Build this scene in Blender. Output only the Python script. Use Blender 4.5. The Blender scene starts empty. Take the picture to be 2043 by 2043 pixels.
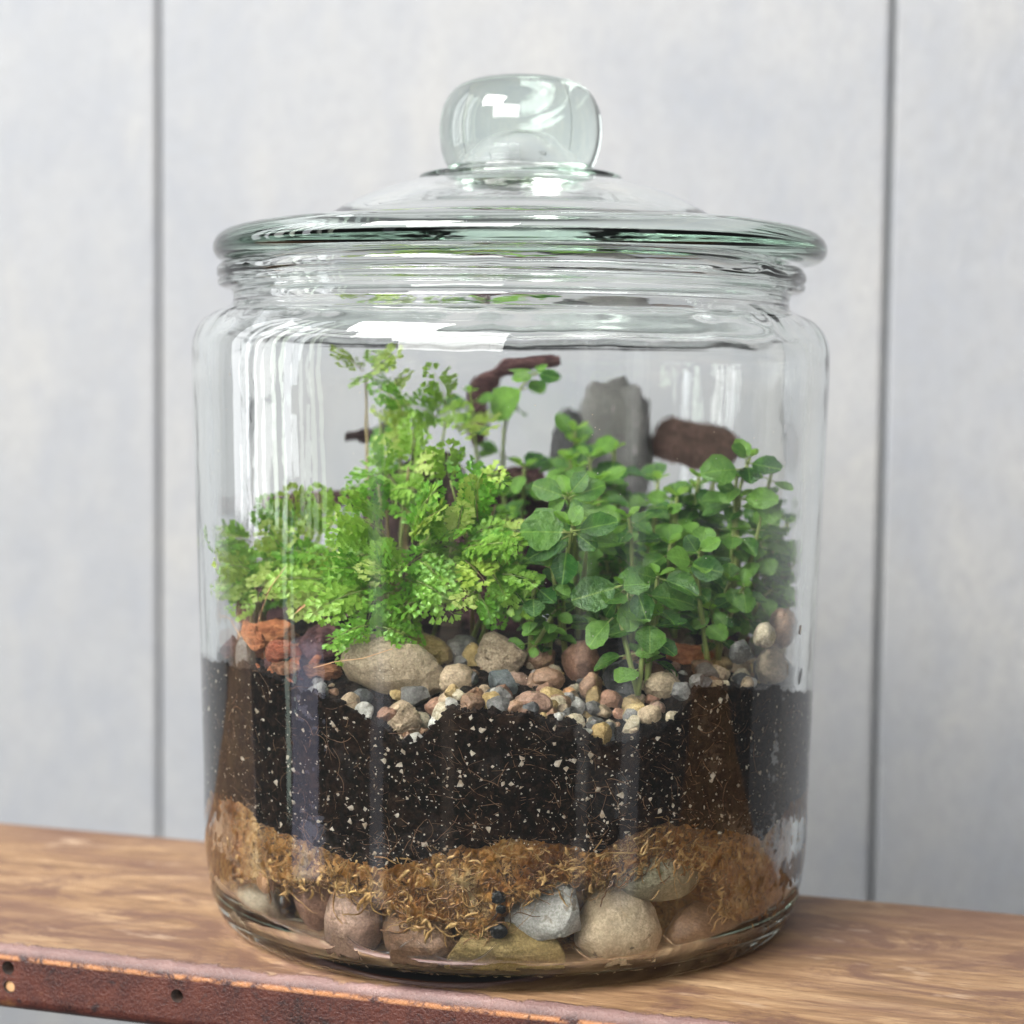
import bpy, bmesh, math, random
import numpy as np
from mathutils import Vector, Matrix, noise as mnoise, Quaternion

S = bpy.context.scene
COL = S.collection
R = math.radians
rnd = random.Random(7)

# ------------------------------------------------------------------ camera
CAM_D, CAM_H, PITCH, YAW, ROLL, FPX = 0.60934, 0.16964, 0.06771, 0.00152, 0.01157, 3814.7
K = 2043.0 / 1932.0
_c, _s = math.cos(YAW), math.sin(YAW)
_r0 = Vector((_c, -_s, 0)); _f0 = Vector((_s, _c, 0)); _z = Vector((0, 0, 1))
FWD = _f0 * math.cos(PITCH) - _z * math.sin(PITCH)
_u0 = _f0 * math.sin(PITCH) + _z * math.cos(PITCH)
RIGHT = _r0 * math.cos(ROLL) + _u0 * math.sin(ROLL)
UP = _u0 * math.cos(ROLL) - _r0 * math.sin(ROLL)
EYE = Vector((0, -CAM_D, CAM_H))
cam_data = bpy.data.cameras.new('camera')
cam = bpy.data.objects.new('camera', cam_data); COL.objects.link(cam)
cam.matrix_world = Matrix((
    (RIGHT.x, UP.x, -FWD.x, EYE.x), (RIGHT.y, UP.y, -FWD.y, EYE.y), (RIGHT.z, UP.z, -FWD.z, EYE.z), (0, 0, 0, 1)))
cam_data.lens = FPX / 2043.0 * 36.0
cam_data.sensor_width = 36.0
cam_data.clip_start = 0.01; cam_data.clip_end = 50
cam_data.dof.use_dof = True
cam_data.dof.focus_distance = 0.522
cam_data.dof.aperture_fstop = 9.5
S.camera = cam

# ------------------------------------------------------------------ world, lamps, exposure
W = bpy.data.worlds.new('World'); S.world = W
W.use_nodes = True
W.node_tree.nodes['Background'].inputs[0].default_value = (0.95, 0.97, 1.0, 1)
W.node_tree.nodes['Background'].inputs[1].default_value = 0.13


def area_lamp(name, loc, target, sx, sy, power, color):
    l = bpy.data.lights.new(name, 'AREA'); l.shape = 'RECTANGLE'; l.size = sx; l.size_y = sy
    l.energy = power; l.color = color
    o = bpy.data.objects.new(name, l); COL.objects.link(o)
    o.location = loc
    d = Vector(target) - Vector(loc)
    o.rotation_euler = d.to_track_quat('-Z', 'Y').to_euler()
    return o


# tall window panes to the left of the jar, a bright ceiling above, smaller openings behind the camera
for az, wd, pw, colr, zc, hh in ((69, .05, .45, (.88, 1, .80), .52, 1.2), (74, .035, .35, (.93, 1, .9), .56, 1.25), (80, .09, 1.7, (.93, .96, 1), .60, 1.25), (87, .05, 1.1, (.90, 1, .86), .56, 1.25), (94, .12, 1.7, (1, 1, .97), .58, 1.25), (101, .05, .9, (.95, .97, 1), .56, 1.25), (108, .13, 1.7, (.95, .97, 1), .58, 1.25), (75, .27, .21, (.74, .74, 1), -.24, .24), (83, .05, .07, (.8, 1, .85), -.12, .26)):
    a = R(az)
    area_lamp('window_light', (-1.25 * math.sin(a), -1.25 * math.cos(a), zc), (0, 0, .15), wd, hh, pw, colr)
area_lamp('skylight', (-.90, -.88, 1.25), (0, 0, .08), .85, .62, 40.0, (1, .985, .955))
area_lamp('front_fill_light', (-.65, -1.65, .95), (0, 0, .05), 1.3, .7, 34.0, (1, .99, .97))  # added soft fill from above the camera side, brightens the jar's contents
for az, wd, hh, zc, pw, colr in ((46, .13, 1.2, .0, .26, (.9, .9, 1)), (-44, .17, 1.2, .0, .28, (.95, .95, 1)), (-26, .12, 1.2, .0, .13, (1, .95, .92)), (20, .13, 1.0, -.1, .11, (1, .78, .6))):
    a = R(az)
    area_lamp('room_light', (-1.6 * math.sin(a), -1.6 * math.cos(a), zc), (0, 0, .0), wd, hh, pw, colr)

S.view_settings.view_transform = 'Standard'
S.view_settings.look = 'None'
S.view_settings.exposure = 0.32
S.view_settings.gamma = 1.0
S.render.engine = 'CYCLES'
cy = S.cycles
cy.use_denoising = True
try:
    cy.denoiser = 'OPENIMAGEDENOISE'; cy.denoising_input_passes = 'RGB_ALBEDO_NORMAL'; cy.denoising_prefilter = 'ACCURATE'
except Exception:
    pass
cy.max_bounces = 36; cy.transmission_bounces = 36; cy.glossy_bounces = 8; cy.diffuse_bounces = 4; cy.transparent_max_bounces = 8
cy.caustics_reflective = True; cy.caustics_refractive = True
cy.blur_glossy = 0.2
cy.sample_clamp_indirect = 12.0


# ------------------------------------------------------------------ picture geometry helpers (pixel -> point at a real depth)
def ray(x, y):
    u = x * K - 1021.5; v = y * K - 1021.5
    return (FWD + RIGHT * (u / FPX) - UP * (v / FPX))


def at_y(x, y, Y):
    d = ray(x, y); return EYE + d * ((Y - EYE.y) / d.y)


def at_z(x, y, Z):
    d = ray(x, y); return EYE + d * ((Z - EYE.z) / d.z)


def at_cyl(x, y, r):
    d = ray(x, y)
    a = d.x ** 2 + d.y ** 2; b = 2 * (EYE.x * d.x + EYE.y * d.y); c = EYE.x ** 2 + EYE.y ** 2 - r * r
    q = b * b - 4 * a * c
    if q < 0:
        t = -b / (2 * a)
    else:
        t = (-b - math.sqrt(q)) / (2 * a)
    return EYE + d * t


def mpp(p):                      # metres per picture unit (1932 wide) at a point
    return (p - EYE).dot(FWD) / FPX * K


def pn(x, y=0.0, z=0.0):
    return mnoise.noise(Vector((x, y, z)))


def fbm(v, oct=4):
    s = 0; a = 1
    for _ in range(oct):
        s += a * mnoise.noise(v); v = v * 2.03; a *= .5
    return s


# ------------------------------------------------------------------ mesh helpers
class MB:
    def __init__(self):
        self.v = []; self.f = []; self.m = []

    def add(self, vs, fs, mi=0):
        o = len(self.v); self.v.extend(vs)
        for f in fs:
            self.f.append([i + o for i in f]); self.m.append(mi)

    def tube(self, pts, rads, sides=5, mi=0, cap=True):
        n = len(pts); vs = []; fs = []
        up = Vector((0.123, .31, .94)).normalized()
        for i, p in enumerate(pts):
            a = pts[max(i - 1, 0)]; b = pts[min(i + 1, n - 1)]
            t = (b - a)
            if t.length < 1e-9: t = Vector((0, 0, 1))
            t.normalize()
            s = t.cross(up)
            if s.length < 1e-4: s = t.cross(Vector((1, 0, 0)))
            s.normalize(); w = s.cross(t)
            for k in range(sides):
                q = 2 * math.pi * k / sides
                vs.append(p + (s * math.cos(q) + w * math.sin(q)) * rads[i])
        for i in range(n - 1):
            for k in range(sides):
                k2 = (k + 1) % sides
                fs.append((i * sides + k, i * sides + k2, (i + 1) * sides + k2, (i + 1) * sides + k))
        if cap:
            fs.append(tuple(range(sides))[::-1]); fs.append(tuple((n - 1) * sides + k for k in range(sides)))
        self.add(vs, fs, mi)

    def mesh(self, name, mats, smooth=True):
        me = bpy.data.meshes.new(name)
        me.from_pydata([tuple(v) for v in self.v], [], self.f)
        for m in (mats if isinstance(mats, (list, tuple)) else [mats]): me.materials.append(m)
        me.polygons.foreach_set('material_index', self.m)
        if smooth: me.polygons.foreach_set('use_smooth', [True] * len(me.polygons))
        me.update()
        return me


def obj(name, me, parent=None, loc=None):
    o = bpy.data.objects.new(name, me); COL.objects.link(o)
    if loc is not None: o.location = loc
    if parent is not None: o.parent = parent
    return o


def tag(o, label=None, cat=None, group=None, kind=None):
    if label: o['label'] = label
    if cat: o['category'] = cat
    if group: o['group'] = group
    if kind: o['kind'] = kind
    return o


# ------------------------------------------------------------------ material helpers
def newmat(name):
    m = bpy.data.materials.new(name); m.use_nodes = True
    nt = m.node_tree
    return m, nt, nt.nodes['Principled BSDF'], nt.nodes['Material Output']


def N(nt, t, **kw):
    n = nt.nodes.new(t)
    for k, v in kw.items():
        if k in n.bl_rna.properties and k not in n.inputs: setattr(n, k, v)
        else: n.inputs[k].default_value = v
    return n


def ramp(nt, fac, stops, interp='LINEAR'):
    n = nt.nodes.new('ShaderNodeValToRGB'); cr = n.color_ramp; cr.interpolation = interp
    while len(cr.elements) < len(stops): cr.elements.new(.5)
    for e, (p, c) in zip(cr.elements, stops):
        e.position = p; e.color = (*c, 1) if len(c) == 3 else c
    nt.links.new(fac, n.inputs[0]); return n.outputs[0]


def mixc(nt, fac, a, b, mode='MIX'):
    n = nt.nodes.new('ShaderNodeMix'); n.data_type = 'RGBA'; n.blend_type = mode
    for s, v in ((n.inputs[0], fac), (n.inputs[6], a), (n.inputs[7], b)):
        if isinstance(v, bpy.types.NodeSocket): nt.links.new(v, s)
        elif isinstance(v, (tuple, list)): s.default_value = (*v, 1) if len(v) == 3 else v
        else: s.default_value = v
    return n.outputs[2]


def mth(nt, op, a, b=None, c=None, clamp=False):
    n = nt.nodes.new('ShaderNodeMath'); n.operation = op; n.use_clamp = clamp
    for i, v in enumerate((a, b, c)):
        if v is None: continue
        if isinstance(v, bpy.types.NodeSocket): nt.links.new(v, n.inputs[i])
        else: n.inputs[i].default_value = v
    return n.outputs[0]


def coords(nt, kind='Object', scale=(1, 1, 1), rand=False, rot=(0, 0, 0)):
    tc = nt.nodes.new('ShaderNodeTexCoord')
    mp = nt.nodes.new('ShaderNodeMapping'); mp.inputs['Scale'].default_value = scale; mp.inputs['Rotation'].default_value = rot
    src = tc.outputs[kind]
    if rand:
        oi = nt.nodes.new('ShaderNodeObjectInfo')
        va = nt.nodes.new('ShaderNodeVectorMath'); va.operation = 'ADD'
        cm = nt.nodes.new('ShaderNodeCombineXYZ')
        r1 = mth(nt, 'MULTIPLY', oi.outputs['Random'], 3.7)
        for i in range(3): nt.links.new(r1, cm.inputs[i])
        nt.links.new(src, va.inputs[0]); nt.links.new(cm.outputs[0], va.inputs[1]); src = va.outputs[0]
    nt.links.new(src, mp.inputs['Vector'])
    return mp.outputs[0]


def noise(nt, vec, scale, detail=5, rough=.55, dist=0.0):
    n = nt.nodes.new('ShaderNodeTexNoise')
    n.inputs['Scale'].default_value = scale; n.inputs['Detail'].default_value = detail
    n.inputs['Roughness'].default_value = rough; n.inputs['Distortion'].default_value = dist
    nt.links.new(vec, n.inputs['Vector']); return n.outputs[0]


def bump(nt, bs, height, dist, strength=1.0):
    b = nt.nodes.new('ShaderNodeBump'); b.inputs['Distance'].default_value = dist; b.inputs['Strength'].default_value = strength
    nt.links.new(height, b.inputs['Height']); nt.links.new(b.outputs[0], bs.inputs['Normal']); return b


# ------------------------------------------------------------------ materials
def glass_mat(name, bump_h, scale):
    m, nt, bs, out = newmat(name)
    bs.inputs['Base Color'].default_value = (1, 1, 1, 1)
    bs.inputs['Roughness'].default_value = 0.0
    bs.inputs['IOR'].default_value = 1.5
    bs.inputs['Transmission Weight'].default_value = 1.0
    v = coords(nt, 'Object', scale)
    n1 = noise(nt, v, 60, 2, .5); n2 = noise(nt, v, 260, 2, .5)
    bump(nt, bs, mth(nt, 'ADD', n1, mth(nt, 'MULTIPLY', n2, .25)), bump_h)
    va = nt.nodes.new('ShaderNodeVolumeAbsorption')
    va.inputs['Color'].default_value = (.24, .68, .42, 1); va.inputs['Density'].default_value = 5.0
    nt.links.new(va.outputs[0], out.inputs['Volume'])
    return m


M_GLASS = glass_mat('clear_glass', .00006, (1, 1, .55))
M_LID = glass_mat('lid_glass', .00003, (1, 1, 1.6))


def stone_mat(name, c1, c2, spot=(.05, .04, .03), rough=.55, bumpd=.0006, spec=.4, band=False, spotamt=.66):
    m, nt, bs, out = newmat(name)
    v = coords(nt, 'Object', (1, 1, 1), True)
    a = noise(nt, v, 70, 6, .6, .4)
    if band:
        vb = coords(nt, 'Object', (.25, .25, 3.2), True)
        a = noise(nt, vb, 130, 6, .6, .8)
    col = ramp(nt, a, [(.3, c1), (.68, c2)])
    f = noise(nt, v, 420, 4, .7)
    col = mixc(nt, ramp(nt, f, [(.35, (0, 0, 0)), (.70, (.65, .65, .65))]), col, (c1[0] * .42, c1[1] * .40, c1[2] * .38))
    f2 = noise(nt, v, 1500, 3, .7)
    col = mixc(nt, ramp(nt, f2, [(.38, (.7, .7, .7)), (.58, (0, 0, 0))]), col, (c1[0] * .55, c1[1] * .58, c1[2] * .55))
    col = mixc(nt, ramp(nt, f2, [(.62, (0, 0, 0)), (.8, (.4, .4, .4))]), col, (min(1, c2[0] * 1.3), min(1, c2[1] * 1.3), min(1, c2[2] * 1.3)))
    sp = noise(nt, v, 190, 3, .6)
    col = mixc(nt, ramp(nt, sp, [(spotamt, (0, 0, 0)), (spotamt + .06, (.8, .8, .8))]), col, spot)
    oi = nt.nodes.new('ShaderNodeObjectInfo')
    hsv = nt.nodes.new('ShaderNodeHueSaturation')
    nt.links.new(mth(nt, 'MULTIPLY_ADD', oi.outputs['Random'], .5, .75), hsv.inputs['Value'])
    nt.links.new(col, hsv.inputs['Color'])
    nt.links.new(hsv.outputs[0], bs.inputs['Base Color'])
    nt.links.new(ramp(nt, a, [(.2, (rough - .15,) * 3), (.8, (rough + .2,) * 3)]), bs.inputs['Roughness'])
    bs.inputs['Specular IOR Level'].default_value = spec
    bump(nt, bs, mth(nt, 'ADD', mth(nt, 'ADD', a, mth(nt, 'MULTIPLY', f, .7)), mth(nt, 'MULTIPLY', f2, .25)), bumpd * 1.5)
    return m


MS = {
    'tan': stone_mat('tan_stone', (.33, .235, .145), (.52, .41, .28)),
    'beige': stone_mat('beige_stone', (.44, .33, .21), (.62, .50, .35), rough=.55),
    'rough': stone_mat('rough_tan_stone', (.36, .26, .17), (.60, .48, .34), (.10, .07, .04), .75, .0016, .25, spotamt=.62),
    'cream': stone_mat('cream_stone', (.46, .38, .25), (.64, .56, .42), (.14, .1, .05)),
    'white': stone_mat('whitish_stone', (.42, .40, .36), (.62, .60, .55), (.20, .16, .11), .6, .0008, spotamt=.6),
    'grey': stone_mat('grey_stone', (.13, .125, .12), (.25, .24, .225), (.4, .38, .35)),
    'dark': stone_mat('dark_grey_stone', (.055, .055, .058), (.115, .115, .115), (.3, .3, .29), .5, spotamt=.7),
    'blue': stone_mat('blue_grey_stone', (.13, .15, .155), (.24, .26, .265), (.06, .06, .06)),
    'olive': stone_mat('olive_stone', (.34, .22, .06), (.55, .40, .17), (.45, .38, .22), .45, .0006, .4, True, .7),
    'ochre': stone_mat('ochre_stone', (.34, .22, .08), (.53, .40, .19), (.12, .07, .02)),
    'red': stone_mat('reddish_stone', (.24, .115, .07), (.38, .22, .145), (.08, .04, .02)),
    'brown': stone_mat('brown_stone', (.20, .10, .05), (.38, .235, .145), (.10, .06, .03), .42, .0005, .5),
    'pink': stone_mat('pinkish_brown_stone', (.31, .175, .12), (.47, .32, .235), (.16, .09, .05), .38, .0005, .5),
    'orange': stone_mat('orange_stone', (.52, .24, .10), (.66, .38, .2), (.2, .1, .04)),
    'green': stone_mat('greenish_stone', (.25, .22, .125), (.40, .36, .25), (.14, .16, .05), .5),
    'black': stone_mat('black_seed', (.008, .008, .008), (.02, .02, .02), (.03, .03, .03), .6),
}


def bark_mat(name, c1, c2, c3):
    m, nt, bs, out = newmat(name)
    v = coords(nt, 'Object', (1, 1, 2.5), True)
    a = noise(nt, v, 120, 8, .68, .8)
    b = noise(nt, v, 420, 5, .7, .3)
    col = ramp(nt, a, [(.28, c1), (.5, c2), (.72, c3)])
    col = mixc(nt, ramp(nt, b, [(.35, (.75, .75, .75)), (.6, (0, 0, 0))]), col, (c1[0] * .5, c1[1] * .5, c1[2] * .5))
    nt.links.new(col, bs.inputs['Base Color']); bs.inputs['Roughness'].default_value = .75
    bs.inputs['Specular IOR Level'].default_value = .25
    bump(nt, bs, mth(nt, 'ADD', a, mth(nt, 'MULTIPLY', b, .5)), .0018)
    return m


MB_ = {
    'orange': bark_mat('orange_bark', (.22, .065, .025), (.46, .17, .07), (.62, .30, .15)),
    'purple': bark_mat('purple_bark', (.035, .014, .015), (.10, .045, .045), (.21, .11, .10)),
    'brown': bark_mat('brown_bark', (.09, .035, .016), (.25, .11, .055), (.42, .23, .13)),
    'red': bark_mat('red_bark', (.12, .03, .015), (.32, .09, .045), (.5, .2, .11)),
    'umber': bark_mat('umber_bark', (.05, .026, .019), (.115, .066, .05), (.19, .12, .095)),
    'dark': bark_mat('dark_bark', (.018, .009, .009), (.05, .026, .025), (.10, .055, .05)),
}


def leaf_mat(name, c1, c2, trans, rough, vein=False):
    m, nt, bs, out = newmat(name)
    oi = nt.nodes.new('ShaderNodeObjectInfo')
    v = coords(nt, 'Object', (1, 1, 1), True)
    a = noise(nt, v, 3.0 if vein else 6.0, 4, .6)
    mixf = mth(nt, 'ADD', mth(nt, 'MULTIPLY', oi.outputs['Random'], .75), mth(nt, 'MULTIPLY', mth(nt, 'SUBTRACT', a, .5), .8), clamp=True)
    col = mixc(nt, mixf, c1, c2)
    if vein:
        tc = nt.nodes.new('ShaderNodeTexCoord'); sx = nt.nodes.new('ShaderNodeSeparateXYZ'); nt.links.new(tc.outputs['Object'], sx.inputs[0])
        ax = mth(nt, 'ABSOLUTE', sx.outputs[0])
        mid = ramp(nt, ax, [(.0, (.45,) * 3), (.03, (0, 0, 0))])
        w = mth(nt, 'SINE', mth(nt, 'MULTIPLY', mth(nt, 'SUBTRACT', sx.outputs[1], mth(nt, 'MULTIPLY', ax, .6)), 42))
        sv = ramp(nt, w, [(.93, (0, 0, 0)), (1, (.14,) * 3)])
        col = mixc(nt, mixc(nt, 1.0, mid, sv, 'LIGHTEN'), col, (c2[0] * 1.15, c2[1] * 1.08, c2[2] * 1.1))
    nt.links.new(col, bs.inputs['Base Color'])
    bs.inputs['Roughness'].default_value = rough; bs.inputs['Specular IOR Level'].default_value = .5
    if vein:
        f = noise(nt, v, 9, 4, .6); bump(nt, bs, f, .25, .35)
    tr = nt.nodes.new('ShaderNodeBsdfTranslucent')
    nt.links.new(mixc(nt, 1.0, col, (1.25, 1.3, .55), 'MULTIPLY'), tr.inputs['Color'])
    ms = nt.nodes.new('ShaderNodeMixShader'); ms.inputs[0].default_value = trans
    nt.links.new(bs.outputs[0], ms.inputs[1]); nt.links.new(tr.outputs[0], ms.inputs[2])
    nt.links.new(ms.outputs[0], out.inputs['Surface'])
    return m


M_LEAF = leaf_mat('green_leaf', (.030, .125, .018), (.25, .49, .08), .25, .20, True)
M_YOUNG = leaf_mat('young_leaf', (.16, .38, .03), (.30, .52, .06), .4, .35, True)
M_FROND = leaf_mat('frond_green', (.12, .33, .022), (.38, .58, .095), .34, .42)
M_FROND_O = leaf_mat('frond_olive', (.32, .46, .06), (.55, .66, .22), .34, .45)
M_STEM = leaf_mat('stem_green', (.20, .26, .06), (.32, .38, .12), .12, .45)
M_STEMB = leaf_mat('stem_tan', (.26, .19, .08), (.40, .32, .16), .1, .55)


def soil_mat():
    m, nt, bs, out = newmat('dark_potting_soil')
    v = coords(nt, 'Object')
    a = noise(nt, v, 75, 8, .72, .8); b = noise(nt, v, 480, 6, .75); c = noise(nt, v, 1700, 3, .7)
    col = ramp(nt, a, [(.34, (.003, .0025, .002)), (.54, (.009, .006, .0045)), (.74, (.045, .022, .012))])
    col = mixc(nt, ramp(nt, b, [(.48, (0, 0, 0)), (.72, (.75, .75, .75))]), col, (.075, .042, .024))
    col = mixc(nt, ramp(nt, c, [(.72, (0, 0, 0)), (.8, (.5, .5, .5))]), col, (.30, .25, .19))
    nt.links.new(col, bs.inputs['Base Color']); bs.inputs['Roughness'].default_value = .8
    bs.inputs['Specular IOR Level'].default_value = .25
    bump(nt, bs, mth(nt, 'ADD', b, mth(nt, 'MULTIPLY', c, .4)), .0016)
    return m


def moss_mat(name, dark=1.0):
    m, nt, bs, out = newmat(name)
    v = coords(nt, 'Object', (1, 1, .6))
    a = noise(nt, v, 48, 7, .66, 1.2); b = noise(nt, v, 260, 6, .72, 1.8)
    col = ramp(nt, a, [(.32, (.05, .018, .006)), (.43, (.27, .095, .014)), (.54, (.45, .22, .05)), (.66, (.66, .48, .24))])
    col = mixc(nt, ramp(nt, b, [(.34, (.95, .95, .95)), (.50, (0, 0, 0))]), col, (.045, .016, .005))
    col = mixc(nt, ramp(nt, b, [(.58, (0, 0, 0)), (.75, (.6, .6, .6))]), col, (.62 * dark, .48 * dark, .26 * dark))
    nt.links.new(col, bs.inputs['Base Color']); bs.inputs['Roughness'].default_value = .5
    bump(nt, bs, b, .0035)
    return m


def simple_noise_mat(name, c1, c2, scale, rough=.6, trans=0):
    m, nt, bs, out = newmat(name)
    v = coords(nt, 'Object')
    nt.links.new(ramp(nt, noise(nt, v, scale, 3, .6), [(.35, c1), (.65, c2)]), bs.inputs['Base Color'])
    bs.inputs['Roughness'].default_value = rough
    if trans:
        bs.inputs['Subsurface Weight'].default_value = trans; bs.inputs['Subsurface Scale'].default_value = .001
    return m


M_SOIL = soil_mat()
M_MOSS = moss_mat('sphagnum_moss')
M_STRAND = simple_noise_mat('moss_strand', (.22, .10, .025), (.50, .32, .12), 160, .5)
M_PERL = simple_noise_mat('perlite', (.42, .33, .23), (.80, .73, .62), 420, .8)
M_ROOT = simple_noise_mat('root_fibre', (.14, .065, .03), (.34, .19, .10), 60, .6)
M_FLAKE = simple_noise_mat('dry_leaf_flake', (.45, .22, .09), (.68, .42, .22), 130, .6)


def wall_mat():
    m, nt, bs, out = newmat('washed_grey_paint')
    v = coords(nt, 'Object', (1, 1, .55), True)
    v2 = coords(nt, 'Object', (1, 1, 1), True, (0, R(-12), 0))
    a = noise(nt, v, 13, 5, .6, .5)
    b = noise(nt, v, 46, 5, .62, .3)
    mp = nt.nodes.new('ShaderNodeMapping'); mp.inputs['Scale'].default_value = (1, 1, .45); nt.links.new(v2, mp.inputs[0])
    c = noise(nt, mp.outputs[0], 150, 4, .6)
    col = ramp(nt, a, [(.30, (.262, .275, .303)), (.52, (.310, .315, .328)), (.70, (.345, .342, .338))])
    col = mixc(nt, ramp(nt, b, [(.36, (.55,) * 3), (.56, (0, 0, 0))]), col, (.27, .281, .307))
    col = mixc(nt, ramp(nt, c, [(.45, (0, 0, 0)), (.75, (.28,) * 3)]), col, (.385, .375, .36))
    vgr = coords(nt, 'Object', (1, 1, .5), True)
    gr = noise(nt, vgr, 330, 4, .7)
    col = mixc(nt, ramp(nt, gr, [(.36, (.55,) * 3), (.56, (0, 0, 0))]), col, (.255, .26, .268))
    nt.links.new(col, bs.inputs['Base Color']); bs.inputs['Roughness'].default_value = .6
    bs.inputs['Specular IOR Level'].default_value = .3
    bump(nt, bs, mth(nt, 'ADD', b, mth(nt, 'ADD', mth(nt, 'MULTIPLY', c, .6), mth(nt, 'MULTIPLY', gr, .8))), .0006)
    return m


M_WALL = wall_mat()
M_BACK = simple_noise_mat('groove_backing', (.34, .37, .38), (.42, .45, .46), 30, .8)

# ------------------------------------------------------------------ wall: tongue-and-groove planks, parallel to the bench
PSI = 0.30063
T = Vector((math.cos(PSI), -math.sin(PSI), 0)); NN = Vector((math.sin(PSI), math.cos(PSI), 0))
WL = 0.35; GL, GR = -0.30785, 0.07925
PW = GR - GL
BASIS = Matrix(((T.x, NN.x, 0, 0), (T.y, NN.y, 0, 0), (0, 0, 1, 0), (0, 0, 0, 1)))


def rounded_box(x0, x1, y0, y1, z0, z1, bev, seg=3):
    bm = bmesh.new()
    bmesh.ops.create_cube(bm, size=1)
    for v in bm.verts:
        v.co = Vector((x0 if v.co.x < 0 else x1, y0 if v.co.y < 0 else y1, z0 if v.co.z < 0 else z1))
    if bev: bmesh.ops.bevel(bm, geom=list(bm.edges), offset=bev, segments=seg, affect='EDGES', profile=.5)
    return bm


def bm_mesh(bm, name, mat, smooth=True):
    me = bpy.data.meshes.new(name); bm.to_mesh(me); bm.free(); me.materials.append(mat)
    if smooth: me.polygons.foreach_set('use_smooth', [p.area < 2e-3 for p in me.polygons])
    return me


wall = bpy.data.objects.new('panelled_wall', None); COL.objects.link(wall)
wall.matrix_world = Matrix.Translation(NN * WL) @ BASIS
tag(wall, 'pale grey washed timber wall of wide vertical planks behind the jar', 'wall', kind='thing')
for i in range(-2, 4):
    x0 = GL + (i - 1) * PW + .0011; x1 = GL + i * PW - .0011
    bm = rounded_box(x0, x1, 0, .016, -.75, 2.2, .0024)
    me = bm_mesh(bm, 'plank', M_WALL)
    o = obj('plank', me, wall)
bm = rounded_box(GL - 3 * PW, GL + 3 * PW, .0095, .03, -.75, 2.2, 0)
obj('backing', bm_mesh(bm, 'backing', M_BACK, False), wall)


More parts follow.
